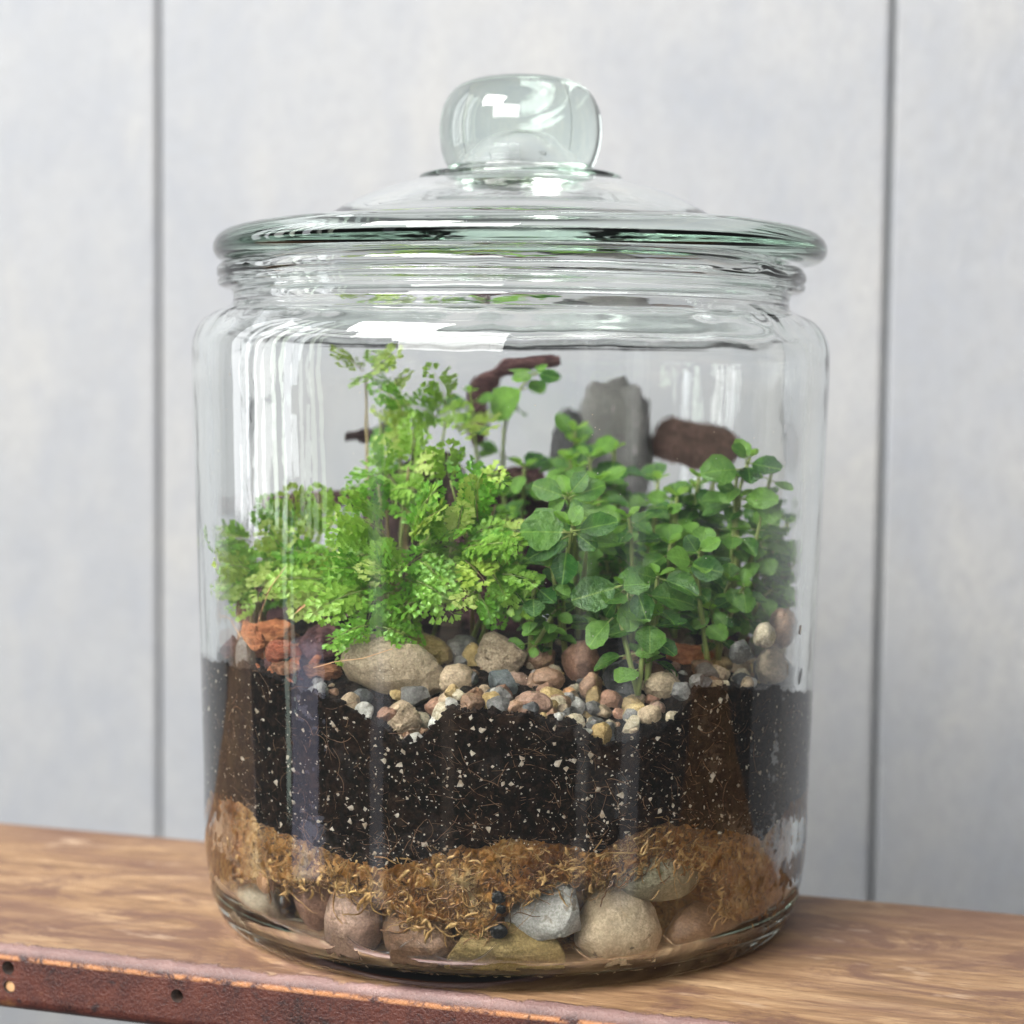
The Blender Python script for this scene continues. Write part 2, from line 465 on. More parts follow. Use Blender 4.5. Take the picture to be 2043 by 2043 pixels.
# ------------------------------------------------------------------ wooden bench board with a worn red-brown painted front edge
def board_mat():
    m, nt, bs, out = newmat('worn_bench_wood')
    tc = nt.nodes.new('ShaderNodeTexCoord')
    sep = nt.nodes.new('ShaderNodeSeparateXYZ'); nt.links.new(tc.outputs['Object'], sep.inputs[0])
    v = coords(nt, 'Object', (.16, 1, 1))
    v1 = coords(nt, 'Object', (.35, 1, 1))
    g1 = noise(nt, v, 95, 7, .62, .8); g2 = noise(nt, v, 420, 6, .7, .3); st = noise(nt, v1, 26, 5, .6, .6)
    vp = coords(nt, 'Object')
    vp_ = coords(nt, 'Object', (.55, 1, 1))
    wood = ramp(nt, g1, [(.28, (.15, .08, .04)), (.5, (.33, .195, .10)), (.74, (.55, .37, .21))])
    wood = mixc(nt, ramp(nt, g2, [(.34, (.85,) * 3), (.53, (0, 0, 0))]), wood, (.19, .10, .048))
    wood = mixc(nt, ramp(nt, st, [(.47, (0, 0, 0)), (.66, (.72,) * 3)]), wood, (.16, .08, .055))
    st2 = noise(nt, vp_, 30, 8, .74, 1.2)
    wood = mixc(nt, ramp(nt, st2, [(.48, (0, 0, 0)), (.58, (.85,) * 3)]), wood, (.15, .075, .05))
    wood = mixc(nt, ramp(nt, noise(nt, v1, 70, 4, .7), [(.60, (0, 0, 0)), (.74, (.6,) * 3)]), wood, (.70, .52, .36))
    vg = coords(nt, 'Object', (.05, 1, 1))
    wood = mixc(nt, ramp(nt, noise(nt, vg, 1100, 3, .6), [(.60, (0, 0, 0)), (.72, (.7,) * 3)]), wood, (.12, .06, .035))
    # paint
    p1 = noise(nt, vp, 60, 6, .62, .4); p2 = noise(nt, vp, 900, 4, .7); p3 = noise(nt, vp, 190, 5, .65, .6)
    vor = nt.nodes.new('ShaderNodeTexVoronoi'); vor.feature = 'DISTANCE_TO_EDGE'; vor.inputs['Scale'].default_value = 780
    nt.links.new(vp, vor.inputs['Vector'])
    paint = ramp(nt, p1, [(.32, (.014, .008, .008)), (.5, (.052, .014, .011)), (.68, (.105, .030, .019))])
    paint = mixc(nt, ramp(nt, vor.outputs['Distance'], [(.02, (.55,) * 3), (.12, (0, 0, 0))]), paint, (.11, .038, .024))
    paint = mixc(nt, ramp(nt, p3, [(.33, (.9,) * 3), (.42, (0, 0, 0))]), paint, (.018, .012, .013))
    paint = mixc(nt, ramp(nt, p3, [(.70, (0, 0, 0)), (.74, (.9,) * 3)]), paint, (.36, .15, .05))
    # worn edge: where the board's front edge rounds over, the paint is rubbed thin
    y = sep.outputs[1]; z = sep.outputs[2]
    wob = mth(nt, 'MULTIPLY', mth(nt, 'SUBTRACT', noise(nt, vp, 55, 5, .7), .5), .013)
    yy = mth(nt, 'ADD', y, wob)
    mask = ramp(nt, mth(nt, 'MULTIPLY_ADD', yy, 60.0, .2), [(.40, (1, 1, 1)), (.47, (0, 0, 0))])
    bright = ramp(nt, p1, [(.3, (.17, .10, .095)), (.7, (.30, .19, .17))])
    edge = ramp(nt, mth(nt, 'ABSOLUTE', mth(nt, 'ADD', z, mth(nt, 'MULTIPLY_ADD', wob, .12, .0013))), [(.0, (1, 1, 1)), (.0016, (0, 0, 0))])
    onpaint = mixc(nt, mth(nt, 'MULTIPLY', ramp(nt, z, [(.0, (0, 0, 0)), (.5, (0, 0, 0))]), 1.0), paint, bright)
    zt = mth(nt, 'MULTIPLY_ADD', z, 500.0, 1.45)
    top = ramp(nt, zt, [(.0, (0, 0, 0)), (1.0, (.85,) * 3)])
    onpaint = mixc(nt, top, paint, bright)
    rub = mth(nt, 'MULTIPLY', ramp(nt, mth(nt, 'ABSOLUTE', mth(nt, 'MULTIPLY_ADD', z, 1000.0, 3.4)), [(.25, (1, 1, 1)), (1.0, (0, 0, 0))]), ramp(nt, p3, [(.42, (0, 0, 0)), (.55, (1, 1, 1))]))
    onpaint = mixc(nt, rub, onpaint, (.40, .17, .065))
    low = mth(nt, 'MULTIPLY', ramp(nt, mth(nt, 'MULTIPLY_ADD', z, -100.0, -1.15), [(.0, (0, 0, 0)), (.6, (1, 1, 1))]), ramp(nt, p1, [(.60, (0, 0, 0)), (.70, (1, 1, 1))]))
    onpaint = mixc(nt, low, onpaint, (.26, .125, .045))
    col = mixc(nt, mask, wood, onpaint)
    nt.links.new(col, bs.inputs['Base Color'])
    nt.links.new(mixc(nt, mask, (.62,) * 3, ramp(nt, p2, [(.3, (.22,) * 3), (.7, (.46,) * 3)])), bs.inputs['Roughness'])
    h = mth(nt, 'ADD', mth(nt, 'MULTIPLY', mixc(nt, mask, g2, (0, 0, 0)), 1.0), mth(nt, 'MULTIPLY', mixc(nt, mask, (0, 0, 0), p2), .7))
    bump(nt, bs, mth(nt, 'ADD', h, mth(nt, 'MULTIPLY', mask, .7)), .0007)
    return m


BF, BB = -0.0906, 0.0508
M_BOARD = board_mat()
M_HOLE = simple_noise_mat('hole_dark', (.015, .009, .007), (.04, .02, .013), 200, .9)
board = bpy.data.objects.new('wooden_bench', None)
bm = rounded_box(-.75, .60, 0, BB - BF, -.0198, 0, .0042, 5)
me = bm_mesh(bm, 'wooden_bench', M_BOARD); me.materials.append(M_HOLE)
board = obj('wooden_bench', me)
board.matrix_world = Matrix.Translation(NN * BF) @ BASIS
tag(board, 'narrow wooden bench board with worn red-brown painted front edge and nail holes', 'bench')
# nail holes cut into the painted edge
IB = board.matrix_world.inverted()


def on_front(x, y):              # picture point (2043 grid) -> board-local point on its front face
    d = ray(x / K, y / K); o = IB @ EYE; dd = (IB.to_3x3() @ d)
    t = (0 - o.y) / dd.y
    return o + dd * t


cut = bmesh.new()
for (hx, hy, rad, dep) in ((16, 1931, .0023, .012), (353, 1987, .0022, .012), (18, 1969, .0021, .0012)):
    p = on_front(hx, hy)
    r_ = bmesh.ops.create_cone(cut, cap_ends=True, segments=20, radius1=rad, radius2=rad * .8, depth=dep * 2)
    rot = Matrix.Rotation(R(-90), 4, 'X')
    bmesh.ops.transform(cut, matrix=Matrix.Translation((p.x, 0, p.z)) @ rot, verts=r_['verts'])
cme = bpy.data.meshes.new('cutter'); cut.to_mesh(cme); cut.free(); cme.materials.append(M_HOLE)
co = bpy.data.objects.new('cutter', cme); COL.objects.link(co); co.matrix_world = board.matrix_world
md = board.modifiers.new('holes', 'BOOLEAN'); md.operation = 'DIFFERENCE'; md.object = co; md.solver = 'EXACT'
bpy.context.view_layer.update()
dg = bpy.context.evaluated_depsgraph_get()
nme = bpy.data.meshes.new_from_object(board.evaluated_get(dg))
board.modifiers.clear(); board.data = nme; nme.name = 'wooden_bench'
nme.polygons.foreach_set('use_smooth', [p.area < 6e-3 and abs(p.normal.y) < .999 and abs(p.normal.z) < .999 for p in nme.polygons])
bpy.data.objects.remove(co)
# filler plug in the shallow hole
p = on_front(18, 1969)
mbp = MB(); n_ = 18
mbp.add([Vector((p.x, .0006, p.z))] + [Vector((p.x + .0019 * math.cos(q * 2 * math.pi / n_), .0011, p.z + .0019 * math.sin(q * 2 * math.pi / n_))) for q in range(n_)], [(0, 1 + (q + 1) % n_, 1 + q) for q in range(n_)])
obj('filler_plug', mbp.mesh('filler_plug', M_FLAKE), board)


# ------------------------------------------------------------------ glass jar and lid
def densify(pts, k=4):
    out = []
    n = len(pts)
    for i in range(n - 1):
        p0 = pts[max(i - 1, 0)]; p1 = pts[i]; p2 = pts[i + 1]; p3 = pts[min(i + 2, n - 1)]
        # centripetal-ish: limit tangents so sharp profiles do not overshoot
        L = math.hypot(p2[0] - p1[0], p2[1] - p1[1])

        def tg(a, b, c):
            l1 = math.hypot(b[0] - a[0], b[1] - a[1]) or 1e-6; l2 = math.hypot(c[0] - b[0], c[1] - b[1]) or 1e-6
            tx = ((b[0] - a[0]) / l1 * l2 + (c[0] - b[0]) / l2 * l1) / (l1 + l2); ty = ((b[1] - a[1]) / l1 * l2 + (c[1] - b[1]) / l2 * l1) / (l1 + l2)
            return tx * L, ty * L
        m1 = tg(p0, p1, p2) if i > 0 else (p2[0] - p1[0], p2[1] - p1[1])
        m2 = tg(p1, p2, p3) if i < n - 2 else (p2[0] - p1[0], p2[1] - p1[1])
        for j in range(k):
            t = j / k; t2 = t * t; t3 = t2 * t
            h = (2 * t3 - 3 * t2 + 1, t3 - 2 * t2 + t, -2 * t3 + 3 * t2, t3 - t2)
            out.append((max(0, h[0] * p1[0] + h[1] * m1[0] + h[2] * p2[0] + h[3] * m2[0]), h[0] * p1[1] + h[1] * m1[1] + h[2] * p2[1] + h[3] * m2[1]))
    out.append(pts[-1]); return out


def lathe(name, prof, mat, seg=220, wob=None):
    P = densify(prof); vs = []; fs = []
    rows = []
    for i, (r, z) in enumerate(P):
        if r < 1e-4:
            rows.append([len(vs)]); vs.append((0, 0, z / 1000)); continue
        row = []
        for k in range(seg):
            a = 2 * math.pi * k / seg; rr = r / 1000; zz = z / 1000
            if wob:
                dr, dz = wob(a, zz, i / len(P)); rr += dr; zz += dz
            row.append(len(vs)); vs.append((rr * math.cos(a), rr * math.sin(a), zz))
        rows.append(row)
    for a, b in zip(rows[:-1], rows[1:]):
        for k in range(seg):
            k2 = (k + 1) % seg
            if len(a) == 1: fs.append((a[0], b[k2], b[k]))
            elif len(b) == 1: fs.append((a[k], a[k2], b[0]))
            else: fs.append((a[k], a[k2], b[k2], b[k]))
    me = bpy.data.meshes.new(name); me.from_pydata(vs, [], fs)
    bm = bmesh.new(); bm.from_mesh(me); bmesh.ops.recalc_face_normals(bm, faces=bm.faces); bm.to_mesh(me); bm.free()
    me.polygons.foreach_set('use_smooth', [True] * len(me.polygons)); me.materials.append(mat)
    return me


INNER = [(83.2, 194), (83.4, 191.8), (86, 188.8), (90.6, 186.2), (94, 182), (94.9, 176), (94.4, 160), (93.6, 132), (92.2, 84), (91.3, 50), (90.6, 22), (89.3, 13), (86.2, 8.0), (81, 5.6), (73, 4.5), (0, 4.2)]
JAR = [(0, 1.4), (60, 1.3), (76, 1.0), (80, .3), (82, .05), (84.5, .05), (87.5, .7), (91, 3.2), (93.6, 8.5), (94.9, 15), (96.5, 50), (97.4, 84), (98.9, 132), (99.7, 160), (100, 176), (99.7, 181.5), (97.6, 186.6), (93.4, 190.2), (89.6, 191.7), (87.5, 193.3), (87.3, 195.6), (88, 197.4), (90.2, 198.0), (91.8, 198.9), (92.0, 200.2), (91.5, 201.0), (92.2, 201.9), (92.3, 203.6), (91.4, 205.0), (89, 205.4), (86, 205.3), (84.4, 204.2), (83.6, 201), (83.2, 197)] + INNER


def jar_wob(a, z, t):
    if t < .5: k = .00010
    else: k = .00017
    x, y = math.cos(a) * 3, math.sin(a) * 3
    dr = k * (pn(x, y, z * 14) + .5 * pn(x * 3.1 + 5, y * 3.1, z * 30))
    dz = 0
    if z > .178 and t > .5: dz = .0005 * pn(x * 2.5, y * 2.5, 9) + .00014 * pn(x * 7, y * 7, 3)
    return dr, dz


jar = obj('glass_jar', lathe('glass_jar', JAR, M_GLASS, 240, jar_wob))
tag(jar, 'large clear glass storage jar with rounded shoulders standing on the wooden board', 'jar')

LID = [(0, 264.0), (10, 263.9), (16.8, 262.9), (21.4, 260.2), (24.4, 255.4), (25.6, 249.6), (25.5, 245.0), (24.9, 241.2), (23.7, 237.8), (22.9, 235.7), (24.5, 234.5), (29.5, 234.1), (32.0, 233.2), (32.2, 232.3), (35, 231.5), (41, 229.9), (48.4, 227.2), (56, 223.4), (62.2, 219.6), (66, 217.9), (71, 217.1), (82, 216.6), (90, 215.7), (94.2, 213.9), (96.0, 211.0), (95.9, 208.6), (94.6, 206.8), (92.0, 205.9), (88, 205.7), (83.4, 205.7), (80.8, 204.6), (78.0, 204.4), (74.5, 206.6), (70, 210.4), (66, 212.9), (60, 215.6), (50, 221.3), (40, 225.6), (29, 228.8), (22.8, 231.4), (19.4, 235.2), (15.2, 239.8), (10.4, 244.2), (5.2, 247.2), (0, 248.2)]


def lid_wob(a, z, t):
    x, y = math.cos(a) * 2, math.sin(a) * 2
    return .00006 * pn(x, y, z * 60), .00008 * pn(x * 1.5 + 4, y * 1.5, z * 20)


lid = obj('jar_lid', lathe('jar_lid', LID, M_LID, 220, lid_wob))
lid.location = (.0036, 0, .0008); lid.rotation_euler = (0, R(-.30), 0)
tag(lid, 'domed clear glass lid with a round hollow knob resting on the jar rim', 'lid')

# ------------------------------------------------------------------ inside the jar: boundaries of the layers, read along the front glass
_inz = np.array([p[1] / 1000 for p in INNER][::-1]); _inr = np.array([p[0] / 1000 for p in INNER][::-1])


def r_in(z): return float(np.interp(z, _inz, _inr))


def theta(p): return math.atan2(p.x, -p.y)       # 0 at the front, + to the right


def boundary(pts, back):
    q = sorted((theta(p), p.z) for p in (at_cyl(x, y, r_in(at_cyl(x, y, .092).z)) for x, y in pts))
    th = [-math.pi, -2.2] + [a for a, _ in q] + [2.2, math.pi]
    zs = [back, back] + [b for _, b in q] + [back, back]
    return lambda a: float(np.interp(a, th, zs))


soil_top = boundary([(402, 1238), (440, 1246), (500, 1262), (560, 1292), (620, 1312), (690, 1350), (735, 1372), (765, 1405), (800, 1392), (850, 1332), (905, 1345), (1000, 1346), (1080, 1362), (1135, 1405), (1200, 1392), (1262, 1356), (1310, 1302), (1400, 1298), (1470, 1300), (1515, 1300)], .078)
moss_top = boundary([(402, 1530), (425, 1492), (470, 1505), (530, 1560), (590, 1588), (660, 1612), (740, 1628), (800, 1612), (850, 1598), (950, 1580), (1050, 1580), (1125, 1604), (1190, 1562), (1250, 1542), (1340, 1560), (1420, 1578), (1465, 1515), (1515, 1480)], .036)
moss_bot = boundary([(402, 1668), (480, 1660), (560, 1668), (620, 1655), (700, 1680), (760, 1735), (840, 1742), (900, 1765), (980, 1700), (1050, 1665), (1110, 1660), (1170, 1650), (1230, 1615), (1330, 1640), (1370, 1720), (1430, 1765), (1515, 1765)], .02)
Z_CENTRE = .088


def soil_z(x, y):
    r = math.hypot(x, y); a = math.atan2(x, -y)
    ze = soil_top(a); ri = r_in(ze)
    t = min(1, max(0, (ri - r) / .045)); t = t * t * (3 - 2 * t)
    z = ze + (Z_CENTRE - ze) * t
    z += t ** .5 * (.020 * math.exp(-((x - .066) ** 2 + (y + .012) ** 2) / .0005) + .013 * math.exp(-((x + .064) ** 2 + (y + .028) ** 2) / .0005))
    return z


def on_soil(x, y, lift=0.0):     # first point of a picture ray that is `lift` above the soil (or at the soil's side at the glass)
    d = ray(x, y); p0 = at_cyl(x, y, r_in(.06))
    t0 = (p0 - EYE).length / d.length
    for i in range(900):
        p = EYE + d * (t0 + i * .0003)
        if math.hypot(p.x, p.y) > .0935 and i > 5: return p
        if p.z - lift < soil_z(p.x, p.y): return p
    return p


def shell(name, lo, hi, rfun, nz, mat, top_fun=None, jit=.0012, jseed=0, nr=26):
    ths = np.concatenate([np.linspace(-1.75, 1.75, 560), np.linspace(1.75, 2 * math.pi - 1.75, 90)[1:-1]])
    n = len(ths); vs = []; fs = []

    def zb(f, a, sd):
        cx, cy_ = math.cos(a) * 6 + sd, math.sin(a) * 6
        return f(((a + math.pi) % (2 * math.pi)) - math.pi) + jit * (pn(cx, cy_, sd) + .7 * pn(cx * 3.3, cy_ * 3.3, sd + 4) + .6 * pn(cx * 9, cy_ * 9, sd))
    rows = []
    L = [(zb(lo, a, jseed), zb(hi, a, jseed + 7)) for a in ths]
    row = [len(vs)]; vs.append((0, 0, min(l for l, h in L))); rows.append(row)
    for s in np.linspace(0, 1, nz):
        row = []
        for a, (l, h) in zip(ths, L):
            z = l + (h - l) * s; r = rfun(a, z, s)
            row.append(len(vs)); vs.append((r * math.sin(a), -r * math.cos(a), z))
        rows.append(row)
    for q in np.linspace(0, 1, nr)[1:-1]:
        row = []
        for a, (l, h) in zip(ths, L):
            r0 = rfun(a, h, 1.0); r = r0 * (1 - q); x, y = r * math.sin(a), -r * math.cos(a)
            z = top_fun(x, y, h) if top_fun else h
            z += .0011 * fbm(Vector((x * 120, y * 120, 1.7)), 3) * min(1, q * 8)
            row.append(len(vs)); vs.append((x, y, z))
        rows.append(row)
    row = [len(vs)]; vs.append((0, 0, top_fun(0, 0, hi(0)) if top_fun else hi(0))); rows.append(row)
    for a, b in zip(rows[:-1], rows[1:]):
        for k in range(n):
            k2 = (k + 1) % n
            if len(a) == 1: fs.append((a[0], b[k2], b[k]))
            elif len(b) == 1: fs.append((a[k], a[k2], b[0]))
            else: fs.append((a[k], a[k2], b[k2], b[k]))
    me = bpy.data.meshes.new(name); me.from_pydata(vs, [], fs)
    me.polygons.foreach_set('use_smooth', [True] * len(me.polygons)); me.materials.append(mat)
    return me


def soil_r(a, z, s):
    x, y = math.sin(a) * 95, -math.cos(a) * 95; zz = z * 1000
    v = Vector((x * .09, y * .09, zz * .06)); n1 = mnoise.noise(v)
    n2 = fbm(Vector((x * .55, y * .55, zz * .55)), 3)
    e = max(0., math.cos(a)) ** .7 if math.cos(a) > 0 else 0
    e = min(1., max(0., (e - .45) / .35))
    return r_in(z) + .00024 + e * min(0, .0009 * (n1 + .12)) + (.10 + .90 * e) * .00034 * n2


def moss_r(a, z, s):
    x, y = math.sin(a) * 95, -math.cos(a) * 95; zz = z * 1000
    n2 = fbm(Vector((x * .3, y * .3, zz * .3)), 4)
    n1 = mnoise.noise(Vector((x * .07, y * .07, zz * .1)))
    e = min(1., max(0., (max(0., math.cos(a)) - .40) / .35))
    rg = abs(mnoise.noise(Vector((x * .42, y * .42, zz * .30)))) + .6 * abs(mnoise.noise(Vector((x * .95 + 9, y * .95, zz * .8))))
    r = r_in(z) + .0003 + e * min(0, .0014 * n1) + (.12 + .88 * e) * (.0013 * n2 - .0030 * max(0, .42 - rg)) - .0003 * e
    zb = moss_bot(((a + math.pi) % (2 * math.pi)) - math.pi) + .0022 * n2
    t = min(1, max(0, (zb - z) / .005 + .2)); t = t * t * (3 - 2 * t)
    return r + (.070 + .004 * n2 - r) * t


soil = obj('potting_soil', shell('potting_soil', lambda a: moss_top(a) - .0006, soil_top, soil_r, 110, M_SOIL, lambda x, y, h: soil_z(x, y), .0017, 3))
tag(soil, 'dark brown potting soil with white perlite filling the middle of the jar', 'soil', kind='stuff')
moss = obj('sphagnum_moss', shell('sphagnum_moss', lambda a: .0050, moss_top, moss_r, 110, M_MOSS, None, .0012, 10))
tag(moss, 'layer of orange-brown stringy sphagnum moss between soil and base stones', 'moss', kind='stuff')


def in_band(lo, hi, x0=395, x1=1522):
    """random point on the inner glass between two boundaries"""
    a = math.asin(rnd.uniform(-.99, .99)) * .98
    l, h = lo(a), hi(a)
    return a, l + (h - l) * rnd.random()


def on_glass(a, z, dr=0.0):
    r = r_in(z) + dr
    return Vector((r * math.sin(a), -r * math.cos(a), z))


# perlite chips pressed against the glass, and a few on the soil
mb = MB()
for i in range(2600):
    a = math.asin(rnd.uniform(-.995, .995)); l, h = moss_top(a) - .0015, soil_top(a) - .001
    if rnd.random() < .35 and i > 500: continue
    z = l + (h - l) * rnd.random()
    big = rnd.random() * (1 if i < 1500 else .62)
    s = .00016 + .00022 * rnd.random() if big < .58 else (.00036 + .0004 * rnd.random() if big < .88 else .0008 + .0006 * rnd.random())
    c = on_glass(a, z, .00018 + .00010 * rnd.random() - s * .25)
    q = Quaternion(Vector((rnd.uniform(-1, 1), rnd.uniform(-1, 1), rnd.uniform(-1, 1))).normalized(), rnd.random() * 6)
    sc = Vector((s * rnd.uniform(.6, 1.3), s * rnd.uniform(.6, 1.3), s * rnd.uniform(.5, 1.0)))
    base = [(1, 0, 0), (-1, 0, 0), (0, 1, 0), (0, -1, 0), (0, 0, 1), (0, 0, -1), (.7, .7, .5), (-.6, .6, -.6)]
    vs = [c + q @ Vector((b[0] * sc.x * rnd.uniform(.6, 1.2), b[1] * sc.y * rnd.uniform(.6, 1.2), b[2] * sc.z * rnd.uniform(.6, 1.2))) for b in base]
    mb.add(vs[:6], [(0, 2, 4), (2, 1, 4), (1, 3, 4), (3, 0, 4), (2, 0, 5), (1, 2, 5), (3, 1, 5), (0, 3, 5)])
o = obj('perlite', mb.mesh('perlite', M_PERL, False), soil); o['kind'] = 'stuff'

# loose clods on top of the soil
mb = MB()
for i in range(1500):
    a = rnd.uniform(-1.6, 1.6); l = soil_top(a); ri = r_in(l)
    r = ri - abs(rnd.gauss(0, .022)) if i > 500 else ri - .0006
    if r < .01: continue
    x, y = r * math.sin(a), -r * math.cos(a)
    s = rnd.uniform(.0005, .0015) * (1.5 if rnd.random() < .12 else 1)
    c = Vector((x, y, soil_z(x, y) + s * rnd.uniform(-.5, .5))); q = Quaternion(Vector((rnd.uniform(-1, 1), rnd.uniform(-1, 1), rnd.uniform(-1, 1))).normalized(), rnd.random() * 6)
    vs = []
    for b in ((1, 0, 0), (-1, 0, 0), (0, 1, 0), (0, -1, 0), (0, 0, 1), (0, 0, -1)):
        vs.append(c + q @ (Vector(b) * s * rnd.uniform(.5, 1.2)))
        l2 = math.hypot(vs[-1].x, vs[-1].y)
        if l2 > ri + .0001: vs[-1] = Vector((vs[-1].x * ri / l2, vs[-1].y * ri / l2, vs[-1].z))
    mb.add(vs, [(0, 2, 4), (2, 1, 4), (1, 3, 4), (3, 0, 4), (2, 0, 5), (1, 2, 5), (3, 1, 5), (0, 3, 5)])
o = obj('soil_clod', mb.mesh('soil_clod', M_SOIL), soil); o['kind'] = 'stuff'

# fine brown roots through the soil
mb = MB()
for i in range(420):
    a = math.asin(rnd.uniform(-.98, .98)); l, h = moss_top(a), soil_top(a)
    z = l + (h - l) * (rnd.random() ** 1.4)
    d = rnd.uniform(-.5, 1.2) if rnd.random() < .6 else rnd.uniform(0, 6.28); pts = []; cur = rnd.uniform(-.25, .25)
    for k in range(rnd.randint(5, 11)):
        pts.append(on_glass(a, min(max(z, l), h), .00012 + .0002 * rnd.random()))
        a += math.cos(d) * .0012 / .092; z -= math.sin(d) * .0012; d += cur + rnd.uniform(-.25, .25)
    w = rnd.choice((.00005, .00005, .00007, .00010))
    mb.tube(pts, [w] * len(pts), 3, 0, False)
o = obj('root_fibre', mb.mesh('root_fibre', M_ROOT), soil); o['kind'] = 'stuff'

# curly strands and ribbons of the moss
mb = MB()
for i in range(900):
    a = math.asin(rnd.uniform(-.99, .99)); l, h = moss_bot(a) - .003, moss_top(a)
    z = l + (h - l) * rnd.random(); d = rnd.uniform(0, 6.28); pts = []; cur = rnd.gauss(0, .28)
    n = rnd.randint(5, 14); stp = rnd.uniform(.0004, .0015); dep = -.0004 - .0016 * rnd.random() if rnd.random() < .7 else .0001
    for k in range(n):
        pts.append(on_glass(a, min(max(z, .0105), h + .001), dep + .0003 * math.sin(k)))
        a += math.cos(d) * stp / .092; z += math.sin(d) * stp; d += cur + rnd.uniform(-.35, .35)
    w = rnd.choice((.00004, .00005, .00007, .0001, .00016, .0003))
    mb.tube(pts, [w * (1 - .6 * abs(2 * k / (n - 1) - 1)) for k in range(n)], 4, 0, False)
o = obj('moss_strand', mb.mesh('moss_strand', M_STRAND), moss); o['kind'] = 'stuff'


# dark brown strands and pale curled ribbons give the moss its depth
M_STRAND_D = simple_noise_mat('moss_strand_dark', (.06, .024, .008), (.24, .11, .03), 160, .4)
M_RIBBON = simple_noise_mat('moss_ribbon', (.24, .115, .025), (.52, .34, .13), 420, .45)
mb = MB()
for i in range(1100):
    a = math.asin(rnd.uniform(-.97, .97)); l, h = moss_bot(a) - .002, moss_top(a)
    z = l + (h - l) * rnd.random(); d = rnd.gauss(1.4, .9); pts = []; cur = rnd.gauss(0, .3); n = rnd.randint(5, 10)
    for k in range(n):
        pts.append(on_glass(a, min(max(z, .0105), h + .0008), -.0002 - .0009 * rnd.random()))
        a += math.cos(d) * .0011 / .092; z += math.sin(d) * .0011; d += cur + rnd.uniform(-.4, .4)
    w = rnd.choice((.00008, .00013, .0002, .0003))
    mb.tube(pts, [w] * n, 4, 0, False)
o = obj('moss_strand', mb.mesh('moss_strand', M_STRAND_D), moss); o['kind'] = 'stuff'
mb = MB()
for i in range(420):
    a = math.asin(rnd.uniform(-.95, .95)); l, h = moss_bot(a) - .002, moss_top(a) - .0015
    z = l + (h - l) * rnd.random(); d = rnd.uniform(0, 6.28); cur = rnd.gauss(0, .35); n = rnd.randint(4, 8); w = rnd.uniform(.0002, .00075); vs = []; dep = rnd.uniform(-.0012, .0002)
    for k in range(n):
        wk = w * (1 - .75 * abs(2 * k / (n - 1) - 1) ** 2) * rnd.uniform(.7, 1.3)
        for sgn in (-1, 0, 1):
            aa = a - math.sin(d) * sgn * wk / .092; zz = z + math.cos(d) * sgn * wk
            vs.append(on_glass(aa, min(max(zz, .0105), h + .001), dep - (0 if sgn == 0 else .0005) + .0003 * math.sin(k * 1.7 + i)))
        a += math.cos(d) * .0010 / .092; z += math.sin(d) * .0010; d += cur + rnd.uniform(-.5, .5)
    mb.add(vs, [(k * 3 + j, k * 3 + j + 1, k * 3 + j + 4, k * 3 + j + 3) for k in range(n - 1) for j in (0, 1)])
o = obj('moss_ribbon', mb.mesh('moss_ribbon', M_RIBBON), moss); o['kind'] = 'stuff'


# ------------------------------------------------------------------ stones
def stone_mesh(name, seed, mat, ang=0.0, rough=.05, lump=.16, sub=3, boxy=0):
    rr = random.Random(seed)
    bm = bmesh.new(); bmesh.ops.create_icosphere(bm, subdivisions=sub, radius=1)
    cuts = []
    if ang > .22:
        for _ in range(int(5 + 7 * ang)):
            nrm = Vector((rr.uniform(-1, 1), rr.uniform(-1, 1), rr.uniform(-1, 1))).normalized()
            cuts.append((nrm, rr.uniform(.52, .85) if ang > .5 else rr.uniform(.68, .92)))
    off = Vector((rr.uniform(-50, 50), rr.uniform(-50, 50), rr.uniform(-50, 50)))
    for v in bm.verts:
        p = v.co.copy()
        if boxy: p = Vector([math.copysign(abs(c) ** boxy, c) for c in p])
        p *= 1 + lump * fbm(p * 1.1 + off, 2)
        for nrm, d in cuts:
            e = p.dot(nrm) - d
            if e > 0: p -= nrm * e * (.93 if ang > .5 else .8)
        p += p.normalized() * rough * fbm(p * 5 + off, 3)
        v.co = p
    # normalise to a unit box so that given sizes hold
    xs = [v.co.x for v in bm.verts]; ys = [v.co.y for v in bm.verts]; zs = [v.co.z for v in bm.verts]
    mn = Vector((min(xs), min(ys), min(zs))); mx = Vector((max(xs), max(ys), max(zs)))
    for v in bm.verts:
        v.co = Vector(((v.co.x - mn.x) / (mx.x - mn.x) - .5, (v.co.y - mn.y) / (mx.y - mn.y) - .5, (v.co.z - mn.z) / (mx.z - mn.z) - .5))
    return bm_mesh(bm, name, mat)


VIEW = Matrix(((RIGHT.x, FWD.x, UP.x, 0), (RIGHT.y, FWD.y, UP.y, 0), (RIGHT.z, FWD.z, UP.z, 0), (0, 0, 0, 1)))
used_labels = set()
named_spots = []


def bake_scale(o, basis3):
    """give the mesh its real size (metres) so that object-space texture scales hold"""
    o.data.transform(basis3)


